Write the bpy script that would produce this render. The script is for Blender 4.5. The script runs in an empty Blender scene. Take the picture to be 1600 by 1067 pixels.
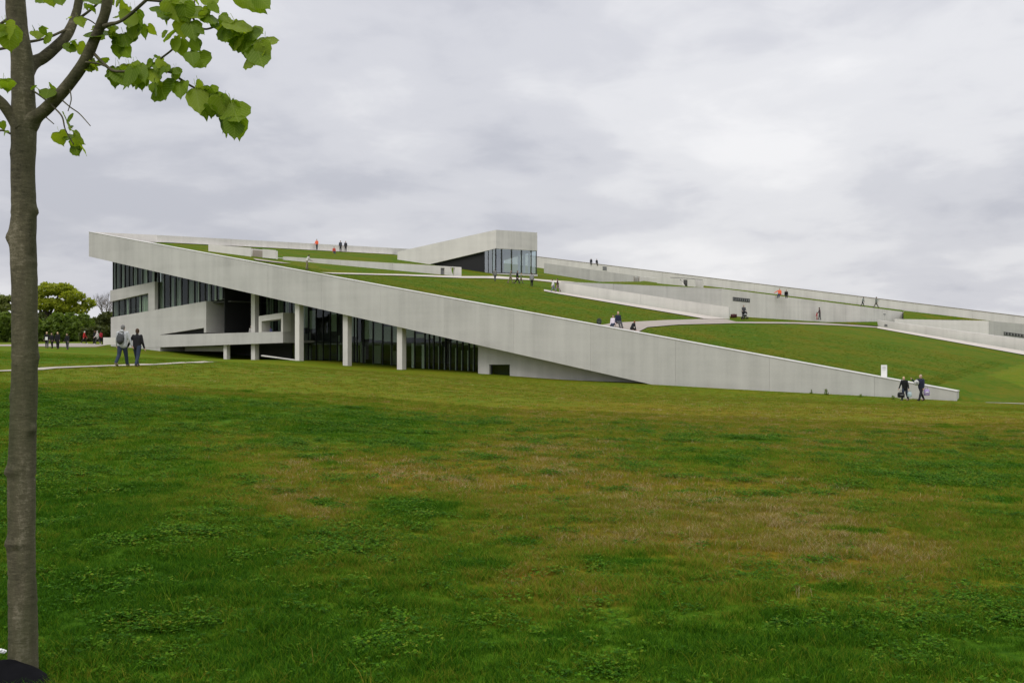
import bpy, bmesh, math, random
import numpy as np
from mathutils import Vector, Matrix, noise

random.seed(7); RS = np.random.RandomState(7)
scene = bpy.context.scene
COL = scene.collection
R = math.radians

# ------------------------------------------------------------------ camera
EYE = 1.6
cam_d = bpy.data.cameras.new('camera'); cam = bpy.data.objects.new('camera', cam_d); COL.objects.link(cam)
cam.location = (0, 0, EYE); cam.rotation_euler = (R(90), 0, 0)
cam_d.lens = 35; cam_d.sensor_width = 36; cam_d.clip_start = 0.05; cam_d.clip_end = 6000
scene.camera = cam
scene.view_settings.view_transform = 'Standard'; scene.view_settings.look = 'None'
scene.view_settings.gamma = 1; scene.view_settings.exposure = 0.22
scene.view_settings.use_curve_mapping = False

SUN_EL, SUN_AZ = 52, 200          # compass-like: direction the light comes FROM, 180 = behind the camera
# ------------------------------------------------------------------ world: overcast sky
world = bpy.data.worlds.new('World'); scene.world = world; world.use_nodes = True
nt = world.node_tree; nt.nodes.clear()
def N(t, typ, **kw):
    n = t.nodes.new(typ)
    for k, v in kw.items():
        if hasattr(n, k): setattr(n, k, v)
    return n
def math_node(t, op, a, b=None, c=None, clamp=False):
    n = t.nodes.new('ShaderNodeMath'); n.operation = op; n.use_clamp = clamp
    for i, v in enumerate((a, b, c)):
        if v is None: continue
        if isinstance(v, (int, float)): n.inputs[i].default_value = v
        else: t.links.new(v, n.inputs[i])
    return n.outputs[0]
def ramp(t, fac, stops, interp='LINEAR'):
    n = t.nodes.new('ShaderNodeValToRGB'); cr = n.color_ramp; cr.interpolation = interp
    while len(cr.elements) < len(stops): cr.elements.new(0.5)
    for e, (p, c) in zip(cr.elements, stops):
        e.position = p; e.color = (c[0], c[1], c[2], 1) if not isinstance(c, (int, float)) else (c, c, c, 1)
    t.links.new(fac, n.inputs[0]); return n.outputs[0]
def mixc(t, fac, a, b, blend='MIX'):
    n = t.nodes.new('ShaderNodeMix'); n.data_type = 'RGBA'; n.blend_type = blend
    for i, v in ((0, fac), (6, a), (7, b)):
        if isinstance(v, (int, float)): n.inputs[i].default_value = v
        elif isinstance(v, tuple): n.inputs[i].default_value = (v[0], v[1], v[2], 1)
        else: t.links.new(v, n.inputs[i])
    return n.outputs[2]
def noise_tex(t, vec, scale, detail=4, rough=0.55, dist=0.0):
    n = t.nodes.new('ShaderNodeTexNoise'); n.inputs['Scale'].default_value = scale
    n.inputs['Detail'].default_value = detail; n.inputs['Roughness'].default_value = rough
    n.inputs['Distortion'].default_value = dist
    if vec is not None: t.links.new(vec, n.inputs['Vector'])
    return n.outputs['Fac']
def mapping(t, vec, scale=(1, 1, 1), loc=(0, 0, 0), rot=(0, 0, 0)):
    n = t.nodes.new('ShaderNodeMapping'); n.inputs['Scale'].default_value = scale
    n.inputs['Location'].default_value = loc; n.inputs['Rotation'].default_value = rot
    t.links.new(vec, n.inputs['Vector']); return n.outputs[0]

tc = N(nt, 'ShaderNodeTexCoord')
sep = N(nt, 'ShaderNodeSeparateXYZ'); nt.links.new(tc.outputs['Generated'], sep.inputs[0])
zc = math_node(nt, 'MAXIMUM', sep.outputs[2], 0.0)
den = math_node(nt, 'ADD', zc, 0.22)
cx_ = math_node(nt, 'DIVIDE', sep.outputs[0], den); cy_ = math_node(nt, 'DIVIDE', sep.outputs[1], den)
comb = N(nt, 'ShaderNodeCombineXYZ'); nt.links.new(cx_, comb.inputs[0]); nt.links.new(cy_, comb.inputs[1])
P = comb.outputs[0]
n1 = noise_tex(nt, mapping(nt, P, (0.75, 0.7, 1), (3.1, 1.7, 0)), 1.0, 6, 0.5, 0.3)
n2 = noise_tex(nt, mapping(nt, P, (1.9, 1.9, 1), (7.3, 0.4, 2.0), (0, 0, 0.35)), 1.0, 5, 0.5, 0.3)
n3 = noise_tex(nt, mapping(nt, P, (5.0, 5.0, 1), (1.3, 9.4, 4.0)), 1.0, 6, 0.58, 0.4)
s = math_node(nt, 'ADD', math_node(nt, 'MULTIPLY', n1, 0.60), math_node(nt, 'MULTIPLY', n2, 0.28))
s = math_node(nt, 'ADD', s, math_node(nt, 'MULTIPLY', n3, 0.12))
cloud = ramp(nt, s, [(0.38, (0.47, 0.482, 0.54)), (0.46, (0.575, 0.583, 0.630)), (0.53, (0.68, 0.685, 0.717)), (0.62, (0.78, 0.78, 0.80))], 'EASE')
# overcast luminance rises smoothly towards the zenith
lum = ramp(nt, zc, [(0.0, 0.96), (0.33, 1.04), (1.0, 2.5)], 'EASE')
cl = mixc(nt, 1.0, cloud, lum, 'MULTIPLY')
cl = mixc(nt, 1.0, cl, (1.02, 1.015, 1.01), 'MULTIPLY')
skyt = N(nt, 'ShaderNodeTexSky'); skyt.sky_type = 'NISHITA'; skyt.sun_disc = False
skyt.sun_elevation = R(SUN_EL); skyt.sun_rotation = R(SUN_AZ); skyt.air_density = 1.5; skyt.dust_density = 3
bg1 = N(nt, 'ShaderNodeBackground'); bg1.inputs[1].default_value = 0.08; nt.links.new(skyt.outputs[0], bg1.inputs[0])
bg2 = N(nt, 'ShaderNodeBackground'); bg2.inputs[1].default_value = 1.0; nt.links.new(cl, bg2.inputs[0])
mx = N(nt, 'ShaderNodeMixShader'); mx.inputs[0].default_value = 0.94
nt.links.new(bg1.outputs[0], mx.inputs[1]); nt.links.new(bg2.outputs[0], mx.inputs[2])
wo = N(nt, 'ShaderNodeOutputWorld'); nt.links.new(mx.outputs[0], wo.inputs[0])

sun_d = bpy.data.lights.new('sun', 'SUN'); sun = bpy.data.objects.new('sun', sun_d); COL.objects.link(sun)
sun_d.energy = 1.1; sun_d.angle = R(25); sun_d.color = (1.0, 0.96, 0.9)
el, az = R(SUN_EL), R(SUN_AZ)
sdir = Vector((math.sin(az) * math.cos(el), math.cos(az) * math.cos(el), math.sin(el)))
sun.rotation_euler = sdir.to_track_quat('Z', 'Y').to_euler()

# ------------------------------------------------------------------ geometry of the place
F_, CX, CY = 1556.0, 800.0, 533.5          # measuring aid: sight lines from the viewpoint, metres
P0 = np.array([-51., 120., 13.2]); P1 = np.array([30., 68., -3.4]); UV = P1 - P0; VV = np.array([33.3, 52., 1.2])
Uh = np.array([UV[0], UV[1], 0.]); LU = np.linalg.norm(Uh); Uh /= LU
Vh = np.array([-Uh[1], Uh[0], 0.])
def W(p): return Vector((float(p[0]), float(p[1]), float(p[2]) + EYE))
def ray(px, py): return np.array([(px - CX) / F_, 1.0, (CY - py) / F_])
def pt(px, py, D): return ray(px, py) * D
def fp(px, py, t):                          # point on the vertical plane t metres behind the front roof edge
    d = ray(px, py); return d * ((P0 @ Vh + t) / (d @ Vh))
def s_of(p): return float((p - P0) @ Uh)
def st(s, t, z): q = P0 + Uh * s + Vh * t; return np.array([q[0], q[1], z])
_n = np.cross(UV, VV); _n /= _n[2]
def roof_z(x, y): return float((_n @ P0 - _n[0] * x - _n[1] * y))
def s1(px, py, h=0.0):
    d = ray(px, py); q = d * ((_n @ P0 + h) / (_n @ d))
    t = (q - P0) @ Vh
    if -3 < t < 1.06: q = q + Vh * (1.06 - t); q[2] = roof_z(q[0], q[1]) + h
    return q
_f0 = fp(135, 400, 0); _f1 = fp(1015, 600, 0)
def zbot(s): return float(_f0[2] + (_f1[2] - _f0[2]) * (s - s_of(_f0)) / (s_of(_f1) - s_of(_f0)))
_g0 = fp(135, 362, 0); _g1 = fp(1495, 612, 0)
def ztop(s): return float(_g0[2] + (_g1[2] - _g0[2]) * (s - s_of(_g0)) / (s_of(_g1) - s_of(_g0)))
S_END = s_of(fp(1495, 612, 0))

# ground: thin-plate spline through surveyed points (x, depth, height below the eye)
ctl = [fp(467, 563.5, .7), fp(542, 571.5, .7), fp(627, 577.5, .7), fp(747, 583.5, 1.5), fp(880, 593, 1.5), fp(1015, 600.5, 0), fp(1130, 607, 0),
       fp(1250, 613.5, 0), fp(1380, 620, 0), fp(1495, 626.5, 0), pt(1600, 632, 66), fp(352, 562, 2), fp(222, 545, 2), fp(173, 541, 2),
       pt(90, 545, 103), pt(131, 537, 127), pt(0, 540, 120), pt(200, 573, 41), pt(345, 566, 58), pt(0, 583, 37), pt(-250, 590, 37)]
for x, y, z in [(-4, 0, -1.6), (4, 0, -1.6), (-3.5, 5, -1.6), (0, 5, -1.6), (3.5, 5, -1.62), (-8, 12, -1.5), (0, 12, -1.73), (8, 12, -1.9),
                (0, 25, -1.98), (11, 25, -2.3), (-12, 25, -1.3), (0, 50, -2.42), (21, 45, -3.05), (0, -40, -1.6), (-40, -20, -1.6), (40, -20, -1.9),
                (-100, 50, -1.0), (-150, 150, -.4), (-60, 15, -1.4), (60, 15, -2.8), (100, 50, -5), (-250, 300, -.3), (-80, 190, -.2), (60, 330, -3),
                (-30, 300, -1), (300, 300, -8), (300, 0, -6), (-300, 0, -1.5), (0, -300, -2)]:
    ctl.append(np.array([x, y, z], float))
for a, b in [(1.0, .35), (1.0, .8), (1.0, 1.3), (1.0, 1.75), (1.13, .3), (1.13, 1.0), (1.13, 1.7)]:
    q = P0 + UV * a + VV * b; ctl.append(np.array([q[0], q[1], q[2] - 0.04]))
ctl = np.array(ctl); _C = ctl[:, :2] / 50.0
def _tps(r2): return np.where(r2 > 1e-12, 0.5 * r2 * np.log(np.maximum(r2, 1e-12)), 0)
_r2 = ((_C[:, None] - _C[None]) ** 2).sum(-1); n_ = len(_C)
A_ = np.zeros((n_ + 3, n_ + 3)); A_[:n_, :n_] = _tps(_r2) + np.eye(n_) * 1e-5; A_[:n_, n_] = 1; A_[:n_, n_ + 1:] = _C; A_[n_:, :n_] = A_[:n_, n_:].T
_w = np.linalg.solve(A_, np.concatenate([ctl[:, 2], np.zeros(3)]))
def ground_z(x, y):
    x = np.atleast_1d(np.asarray(x, float)); y = np.atleast_1d(np.asarray(y, float))
    xc, yc = np.clip(x, -260, 260), np.clip(y, -250, 330)
    q = np.stack([xc, yc], -1) / 50.0
    k = _tps(((q[:, None] - _C[None]) ** 2).sum(-1))
    z = k @ _w[:n_] + _w[n_] + q @ _w[n_ + 1:]
    d = np.stack([x, y], -1) - P0[:2]
    s_ = d @ Uh[:2]; t_ = d @ Vh[:2]
    rz = _n @ P0 - _n[0] * x - _n[1] * y
    inside = (t_ > 0.6) & (s_ > 40) & (s_ < S_END - 1.2) & (t_ < 112)
    return np.where(inside, np.minimum(z, rz - 1.3), z)
def gz(x, y): return float(ground_z(x, y)[0])
def gpt(px, D): x = (px - CX) / F_ * D; return np.array([x, D, gz(x, D)])
def ghit(px, py, lo=3.0, hi=140.0):          # where a sight line meets the lawn
    Ds = np.geomspace(lo, hi, 400); xs = (px - CX) / F_ * Ds; zz = ground_z(xs, Ds)
    zr = (CY - py) / F_ * Ds; i = int(np.argmax(zr < zz))
    D = Ds[i]; return np.array([xs[i], D, zz[i]])

# ------------------------------------------------------------------ object helpers
def tag(o, label=None, cat=None, group=None, kind=None):
    if label: o['label'] = label
    if cat: o['category'] = cat
    if group: o['group'] = group
    if kind: o['kind'] = kind
    return o
def link(o, parent=None):
    COL.objects.link(o)
    if parent is not None: o.parent = parent; o.matrix_parent_inverse = parent_inv(parent)
    return o
def parent_inv(p): return p.matrix_basis.inverted()      # every basis here is already a world matrix
def empty(name, loc, label=None, cat=None, group=None, rz=0.0, parent=None):
    o = bpy.data.objects.new(name, None); o.empty_display_size = .3
    o.location = loc; o.rotation_euler = (0, 0, rz); link(o, parent)
    return tag(o, label, cat, group)
def mesh_obj(name, verts, faces, mat, parent=None, smooth=False, mats=None, fmat=None, fix=False):
    me = bpy.data.meshes.new(name); me.from_pydata([tuple(v) for v in verts], [], faces); me.update()
    for m in (mats or [mat]): me.materials.append(m)
    if fmat is not None: me.polygons.foreach_set('material_index', fmat)
    if smooth: me.polygons.foreach_set('use_smooth', [True] * len(me.polygons))
    if fix:
        bm = bmesh.new(); bm.from_mesh(me); bmesh.ops.recalc_face_normals(bm, faces=bm.faces); bm.to_mesh(me); bm.free()
    o = bpy.data.objects.new(name, me); link(o, parent); return o
class MB:
    def __init__(self): self.v = []; self.f = []
    def prism(self, pts, ext):                       # planar polygon swept along a vector (per-vertex allowed)
        k = len(pts); b = len(self.v)
        ex = ext if isinstance(ext, list) else [ext] * k
        self.v += [W(p) for p in pts] + [W(np.array(p) + np.array(e)) for p, e in zip(pts, ex)]
        self.f += [list(range(b, b + k)), list(range(b + 2 * k - 1, b + k - 1, -1))]
        for i in range(k): j = (i + 1) % k; self.f.append([b + i, b + k + i, b + k + j, b + j])
        return self
    def box(self, c, sx, sy, sz, rz=0.0):            # centre, sizes, world coordinates (z absolute)
        b = len(self.v); co, si = math.cos(rz), math.sin(rz)
        for dz in (-1, 1):
            for dx, dy in ((-1, -1), (1, -1), (1, 1), (-1, 1)):
                x, y = dx * sx / 2, dy * sy / 2
                self.v.append(Vector((c[0] + x * co - y * si, c[1] + x * si + y * co, c[2] + dz * sz / 2)))
        for q in ((0, 3, 2, 1), (4, 5, 6, 7), (0, 1, 5, 4), (1, 2, 6, 5), (2, 3, 7, 6), (3, 0, 4, 7)): self.f.append([b + i for i in q])
        return self
    def tube(self, pts, rad, seg=8, cap=True):       # absolute coordinates
        pts = [Vector(p) for p in pts]; b = len(self.v); n = len(pts)
        rr = rad if isinstance(rad, (list, tuple)) else [rad] * n
        up = Vector((0.13, 0.21, 0.97))
        for i, p in enumerate(pts):
            d = (pts[min(i + 1, n - 1)] - pts[max(i - 1, 0)]).normalized()
            e = d.cross(up)
            if e.length < 1e-3: e = d.cross(Vector((1, 0, 0)))
            e.normalize(); g = d.cross(e)
            for k in range(seg):
                th = 2 * math.pi * k / seg; self.v.append(p + (e * math.cos(th) + g * math.sin(th)) * rr[i])
        for i in range(n - 1):
            for k in range(seg):
                a = b + i * seg + k; c = b + i * seg + (k + 1) % seg
                self.f.append([a, c, c + seg, a + seg])
        if cap: self.f += [[b + k for k in range(seg)][::-1], [b + (n - 1) * seg + k for k in range(seg)]]
        return self
    def ball(self, c, rx, ry=None, rz=None, seg=10, rings=6, M=None):
        ry = rx if ry is None else ry; rz = rx if rz is None else rz; b = len(self.v); c = Vector(c)
        for i in range(rings + 1):
            ph = math.pi * i / rings
            for k in range(seg):
                th = 2 * math.pi * k / seg
                v = Vector((rx * math.sin(ph) * math.cos(th), ry * math.sin(ph) * math.sin(th), rz * math.cos(ph)))
                self.v.append(c + (M @ v if M else v))
        for i in range(rings):
            for k in range(seg):
                a = b + i * seg + k; d = b + i * seg + (k + 1) % seg; self.f.append([a, a + seg, d + seg, d])
        return self
    def build(self, name, mat, parent=None, smooth=False): return mesh_obj(name, self.v, self.f, mat, parent, smooth, fix=True)

# ------------------------------------------------------------------ materials
MATS = {}
def new_mat(name):
    m = bpy.data.materials.new(name); m.use_nodes = True; t = m.node_tree; t.nodes.clear()
    out = N(t, 'ShaderNodeOutputMaterial'); b = N(t, 'ShaderNodeBsdfPrincipled'); t.links.new(b.outputs[0], out.inputs[0])
    b.inputs['Specular IOR Level'].default_value = 0.3
    MATS[name] = m; return m, t, b, out
def bump(t, b, h, strength, dist=0.02):
    n = N(t, 'ShaderNodeBump'); n.inputs['Strength'].default_value = strength; n.inputs['Distance'].default_value = dist
    t.links.new(h, n.inputs['Height']); t.links.new(n.outputs[0], b.inputs['Normal'])
def concrete(name, col, var=0.13):
    m, t, b, o = new_mat(name); b.inputs['Roughness'].default_value = 0.85; b.inputs['Specular IOR Level'].default_value = 0.2
    tc = N(t, 'ShaderNodeTexCoord'); ob = tc.outputs['Object']
    a = noise_tex(t, mapping(t, ob, (.22, .22, .3)), 1.0, 5, .6)
    st_ = noise_tex(t, mapping(t, ob, (1.1, 1.1, .06)), 1.0, 5, .6)     # rain streaks run down
    g = noise_tex(t, ob, 9.0, 4, .6)
    bd = noise_tex(t, mapping(t, ob, (.05, .05, 1.6)), 1.0, 3, .5)      # casting lifts
    f = math_node(t, 'ADD', math_node(t, 'MULTIPLY', a, .38), math_node(t, 'MULTIPLY', st_, .36))
    f = math_node(t, 'ADD', f, math_node(t, 'MULTIPLY', g, .10)); f = math_node(t, 'ADD', f, math_node(t, 'MULTIPLY', bd, .16))
    oi = N(t, 'ShaderNodeObjectInfo')
    f = math_node(t, 'ADD', f, math_node(t, 'MULTIPLY', math_node(t, 'SUBTRACT', oi.outputs['Random'], .5), .07))
    lo = tuple(c * (1 - var * 1.7) for c in col); hi = tuple(min(1, c * (1 + var * 1.3)) for c in col)
    t.links.new(ramp(t, f, [(.33, lo), (.5, col), (.67, hi)]), b.inputs['Base Color'])
    bump(t, b, noise_tex(t, ob, 22, 5, .6), .25, .01); return m
CONC = concrete('fair_faced_concrete', (.475, .462, .435), .12)
CONC_L = concrete('pale_concrete', (.63, .605, .565), .11)
PAVE = concrete('path_concrete', (.30, .262, .225), .1)
KERB = concrete('kerb_concrete', (.44, .40, .35), .1)
def plain(name, col, rough=.7, metal=0.0, var=.12, scale=14, spec=.3):
    if name in MATS: return MATS[name]
    m, t, b, o = new_mat(name); b.inputs['Roughness'].default_value = rough; b.inputs['Metallic'].default_value = metal
    b.inputs['Specular IOR Level'].default_value = spec
    tc = N(t, 'ShaderNodeTexCoord'); f = noise_tex(t, tc.outputs['Object'], scale, 4, .6)
    lo = tuple(c * (1 - var * 1.5) for c in col); hi = tuple(min(1, c * (1 + var * 1.5)) for c in col)
    t.links.new(ramp(t, f, [(.3, lo), (.7, hi)]), b.inputs['Base Color']); return m
DARK_METAL = plain('dark_frame_metal', (.03, .032, .032), .45, .3)
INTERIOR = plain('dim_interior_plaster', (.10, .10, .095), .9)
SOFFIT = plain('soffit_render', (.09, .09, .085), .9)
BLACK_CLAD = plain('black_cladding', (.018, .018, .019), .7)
BLIND = plain('grey_blind_and_light_panel', (.74, .73, .68), .9)  # blinds and curtains, also the pale panels that imitate light behind glass
BLIND_D = plain('dim_blind_fabric', (.34, .34, .30), .9)
BLIND_LIGHT_G = plain('green_grey_blind_and_light_panel', (.47, .50, .41), .9)  # blinds, and some of the light-imitating hall panels
WHITE = plain('white_paint', (.78, .78, .77), .6, 0, .05)
def glass(name, tint, gloss):
    m, t, b, out = new_mat(name); t.nodes.remove(b)
    tr = N(t, 'ShaderNodeBsdfTransparent'); tr.inputs[0].default_value = (*tint, 1)
    gl = N(t, 'ShaderNodeBsdfGlossy'); gl.inputs['Roughness'].default_value = .02; gl.inputs[0].default_value = (.85, .92, .95, 1)
    fr = N(t, 'ShaderNodeFresnel'); fr.inputs[0].default_value = 1.5
    f = math_node(t, 'ADD', math_node(t, 'MULTIPLY', fr.outputs[0], .6), gloss, clamp=True)
    gb = N(t, 'ShaderNodeNewGeometry'); f = math_node(t, 'MULTIPLY', f, math_node(t, 'SUBTRACT', 1.0, gb.outputs['Backfacing']))
    mx = N(t, 'ShaderNodeMixShader'); t.links.new(f, mx.inputs[0]); t.links.new(tr.outputs[0], mx.inputs[1]); t.links.new(gl.outputs[0], mx.inputs[2])
    t.links.new(mx.outputs[0], out.inputs[0]); return m
GLASS = glass('window_glass', (.76, .82, .77), .02)
GLASS_SKY = glass('pavilion_glass', (.62, .72, .72), .30)

# grass: colour follows the lawn's own patchwork (how dry each place is)
GREEN_D, GREEN, OLIVE, BROWN, STRAW = (.022, .066, .003), (.055, .120, .005), (.120, .122, .007), (.165, .098, .007), (.22, .150, .045)
def lawn_mat(name, attr='dry', base_dry=None, k=1.0, gain=1.0):
    m, t, b, o = new_mat(name); b.inputs['Roughness'].default_value = .9; b.inputs['Specular IOR Level'].default_value = .03
    geo = N(t, 'ShaderNodeNewGeometry'); ps = geo.outputs['Position']
    a = noise_tex(t, mapping(t, ps, (.16, .16, .16)), 1.0, 6, .62)
    f = noise_tex(t, mapping(t, ps, (1.6, 1.6, 1.6)), 1.0, 7, .7)
    g = noise_tex(t, mapping(t, ps, (14, 14, 14)), 1.0, 5, .7)
    if base_dry is None:
        at = N(t, 'ShaderNodeAttribute'); at.attribute_name = attr; d = at.outputs['Fac']
    else:
        v = N(t, 'ShaderNodeValue'); v.outputs[0].default_value = base_dry; d = v.outputs[0]
    d = math_node(t, 'ADD', d, math_node(t, 'MULTIPLY', math_node(t, 'SUBTRACT', a, .5), .55 * gain))
    d = math_node(t, 'ADD', d, math_node(t, 'MULTIPLY', math_node(t, 'SUBTRACT', f, .5), .75 * gain))
    d = math_node(t, 'ADD', d, math_node(t, 'MULTIPLY', math_node(t, 'SUBTRACT', g, .5), .6))
    c = ramp(t, d, [(.0, tuple(x * k for x in GREEN_D)), (.28, tuple(x * k for x in GREEN)), (.56, tuple(x * k for x in OLIVE)), (.85, tuple(x * k for x in BROWN)), (1.0, tuple(x * k * .8 for x in STRAW))])
    t.links.new(c, b.inputs['Base Color'])
    bump(t, b, math_node(t, 'ADD', f, math_node(t, 'MULTIPLY', g, .6)), 1.0, .06); return m
LAWN = lawn_mat('meadow_grass', k=1.05); ROOF_LAWN = lawn_mat('roof_grass', base_dry=.42, k=.85, gain=1.4)

# ------------------------------------------------------------------ lawn dryness field (real patches in the turf)
dry_px = [(100, 640, .08), (100, 800, .05), (250, 720, .15), (150, 950, .05), (300, 900, .05), (500, 1000, .1), (700, 960, .18), (900, 1000, .15),
          (1100, 1020, .12), (1300, 1000, .15), (1500, 1000, .15), (1590, 960, .2), (400, 820, .28), (330, 640, .2), (500, 670, .22), (620, 680, .15),
          (700, 640, .5), (800, 700, .75), (650, 750, .85), (480, 800, .85), (500, 740, .62), (400, 700, .5), (650, 810, .3), (760, 870, .3), (850, 800, .7),
          (900, 740, .7), (900, 850, .72), (820, 900, .95), (950, 920, .6), (1050, 860, .85), (1000, 790, .8), (1100, 800, .8), (1250, 850, .92), (1300, 900, .85),
          (1400, 880, .9), (1120, 720, .3), (1100, 660, .62), (1250, 700, .6), (1350, 745, .4), (1200, 780, .75), (1450, 800, .62), (1550, 740, .25), (1580, 820, .4),
          (1550, 870, .6), (1500, 660, .6), (1350, 650, .6), (900, 650, .62), (600, 600, .5), (300, 590, .45), (200, 600, .55), (900, 610, .5), (1400, 930, .5), (1200, 920, .4),
          (1000, 880, .5), (1150, 880, .8), (700, 920, .3), (1050, 950, .25), (30, 590, .4), (100, 560, .25), (700, 590, .48), (1200, 620, .45), (1550, 640, .45)]
_dp = np.array([[*ghit(px, py)[:2], v] for px, py, v in dry_px])
_lp = np.stack([_dp[:, 0] / _dp[:, 1] * 1.6, np.log(_dp[:, 1])], -1)
LUSH = []
for px, py, rx, ry, amt in [(480, 676, 48, 6, .9), (590, 660, 75, 8, .9), (602, 692, 40, 5, .95), (652, 702, 17, 7, 1), (500, 715, 28, 5, .95), (560, 640, 30, 4, .7), (640, 802, 70, 15, .8), (500, 790, 24, 6, .8), (1120, 725, 45, 6, 1), (1430, 748, 70, 7, .9),
                            (1560, 725, 55, 6, .95), (1585, 752, 45, 7, .95), (1000, 885, 42, 8, .95), (930, 880, 30, 5, .8), (1230, 972, 50, 14, 1), (1370, 978, 75, 11, .9), (420, 690, 40, 7, .8), (330, 655, 45, 6, .8), (740, 890, 60, 9, .7), (1080, 768, 26, 4, .9), (1340, 835, 45, 6, .8),
                            (230, 770, 70, 10, .8), (400, 880, 90, 14, .8), (880, 1000, 60, 14, .9), (1300, 925, 60, 8, .8), (1560, 780, 40, 5, .8), (1180, 690, 60, 4, .7), (1320, 705, 50, 4, .7), (820, 850, 40, 6, .7), (1530, 940, 60, 8, .8)]:
    c0, c1, c2 = ghit(px, py), ghit(px, py - ry), ghit(px, py + ry)
    LUSH.append((c0[0], (c1[1] + c2[1]) / 2, rx / F_ * c0[1], max(.15, (c1[1] - c2[1]) / 2), amt))
def dryness(x, y):
    yy = np.maximum(y, 3.0); q = np.stack([x / yy * 1.6, np.log(yy)], -1)
    out = np.empty(len(q))
    for i in range(0, len(q), 20000):
        d2 = ((q[i:i + 20000, None] - _lp[None]) ** 2).sum(-1); w = 1 / (d2 + .004) ** 1.6
        out[i:i + 20000] = (w * _dp[None, :, 2]).sum(1) / w.sum(1)
    for cx0, cy0, ax, ay, amt in LUSH:
        e = ((x - cx0) / ax) ** 2 + ((y - cy0) / ay) ** 2; k = np.clip(1.35 - e, 0, 1); out = out * (1 - k * amt) + .02 * k * amt
    return out

# ------------------------------------------------------------------ ground sheet
def build_ground():
    ys = np.concatenate([np.array([-300, -150, -70, -30, -12, -4, 0, 1.5]), np.geomspace(2.5, 150, 190), np.array([170, 200, 240, 300, 400, 600, 1000, 2000, 4000])])
    us = np.concatenate([np.array([-14, -8, -5, -3, -2, -1.5, -1.15]), np.linspace(-.9, .9, 190), np.array([1.15, 1.5, 2, 3, 5, 8, 14])])
    nx, ny = len(us), len(ys)
    Y = np.repeat(ys, nx); Wd = np.maximum(np.abs(Y), 3) * .85 + 3.0; X = np.tile(us, ny) * Wd
    Z = ground_z(X, Y)
    bumps = np.array([noise.noise(Vector((x * .55, y * .55, 0))) * .035 + (noise.noise(Vector((x * .16, y * .16, 5))) * .07 + noise.noise(Vector((x * 2.3, y * 2.3, 9))) * .022) for x, y in zip(X, Y)])
    near = np.clip(1 - (np.abs(Y) - 40) / 30, 0, 1); Z = Z + bumps * near
    faces = [(j * nx + i, j * nx + i + 1, (j + 1) * nx + i + 1, (j + 1) * nx + i) for j in range(ny - 1) for i in range(nx - 1)]
    o = mesh_obj('lawn', np.stack([X, Y, Z + EYE], -1), faces, LAWN, smooth=True)
    a = o.data.attributes.new('dry', 'FLOAT', 'POINT'); a.data.foreach_set('value', dryness(X, Y).astype(np.float32))
    return tag(o, 'wide rough meadow lawn, green at the sides and brownish in the middle', 'lawn', kind='structure')
build_ground()
def gz2(x, y):
    n = max(0, min(1, 1 - (abs(y) - 40) / 30))
    return gz(x, y) + (noise.noise(Vector((x * .55, y * .55, 0))) * .035 + (noise.noise(Vector((x * .16, y * .16, 5))) * .07 + noise.noise(Vector((x * 2.3, y * 2.3, 9))) * .022)) * n

def ribbon_on_ground(name, left, right, mat, label, lift=.03, nseg=24):
    """a path laid on the lawn between two ground lines"""
    v = []; f = []
    for k in range(nseg + 1):
        u = k / nseg * (len(left) - 1); i = min(int(u), len(left) - 2); w = u - i
        for L in (left, right):
            p = L[i] * (1 - w) + L[i + 1] * w; v.append(Vector((p[0], p[1], gz2(p[0], p[1]) + EYE + lift)))
    for k in range(nseg): f.append((2 * k, 2 * k + 1, 2 * k + 3, 2 * k + 2))
    o = mesh_obj(name, v, f, mat); return tag(o, label, 'path', kind='structure')
GRAVEL = concrete('pale_gravel', (.34, .31, .25), .18)
def gl(lst): return [np.array([(px - CX) / F_ * D, D, 0]) for px, D in lst]
ribbon_on_ground('path', gl([(-260, 36), (0, 38.3), (130, 40.4), (240, 43.5), (345, 57)]), gl([(-260, 37.3), (0, 39.6), (130, 41.9), (240, 45.6), (347, 62)]), GRAVEL,
                 'narrow pale gravel path crossing the left of the lawn')
ribbon_on_ground('footpath', gl([(-200, 111), (0, 112), (100, 113), (150, 117)]), gl([(-200, 123), (0, 124), (120, 128), (168, 124)]), PAVE,
                 'paved footpath by the trees at the far left end of the building', nseg=16)
ribbon_on_ground('gravel_path', gl([(1540, 66.4), (1600, 66.2), (1800, 66)]), gl([(1540, 66.7), (1600, 67.2), (1800, 67.6)]), GRAVEL,
                 'short pale path end on the lawn right of the roof tip', nseg=8)

# ------------------------------------------------------------------ roof surfaces
def sheet(name, pts, mat, label, cat='roof', kind='structure', sub=0):
    o = mesh_obj(name, [W(p) for p in pts], [list(range(len(pts)))], mat)
    bm = bmesh.new(); bm.from_mesh(o.data); bmesh.ops.triangulate(bm, faces=bm.faces); bmesh.ops.recalc_face_normals(bm, faces=bm.faces)
    if sum(f.normal.z for f in bm.faces) < 0: bmesh.ops.reverse_faces(bm, faces=bm.faces)
    bm.to_mesh(o.data); bm.free()
    return tag(o, label, cat, kind=kind)
TP = 1.0                                         # parapet thickness
def ab(a, b, h=0.0): q = P0 + UV * a + VV * b; return np.array([q[0], q[1], q[2] + h])
bR1 = s1(621, 398); rid_dir = (bR1 - P0); rid_dir[2] = 0
far_ridge = s1(621, 398) + (s1(621, 398) - s1(255, 379)) * .35
RIDGE_FOOT = [s1(215, 377.2), s1(255, 379), s1(440, 388.3), s1(621, 398)]
bk0 = pt(845, 402, 215.); bk1 = pt(1600, 495, 164.6); bkd = (bk1 - bk0)
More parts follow.
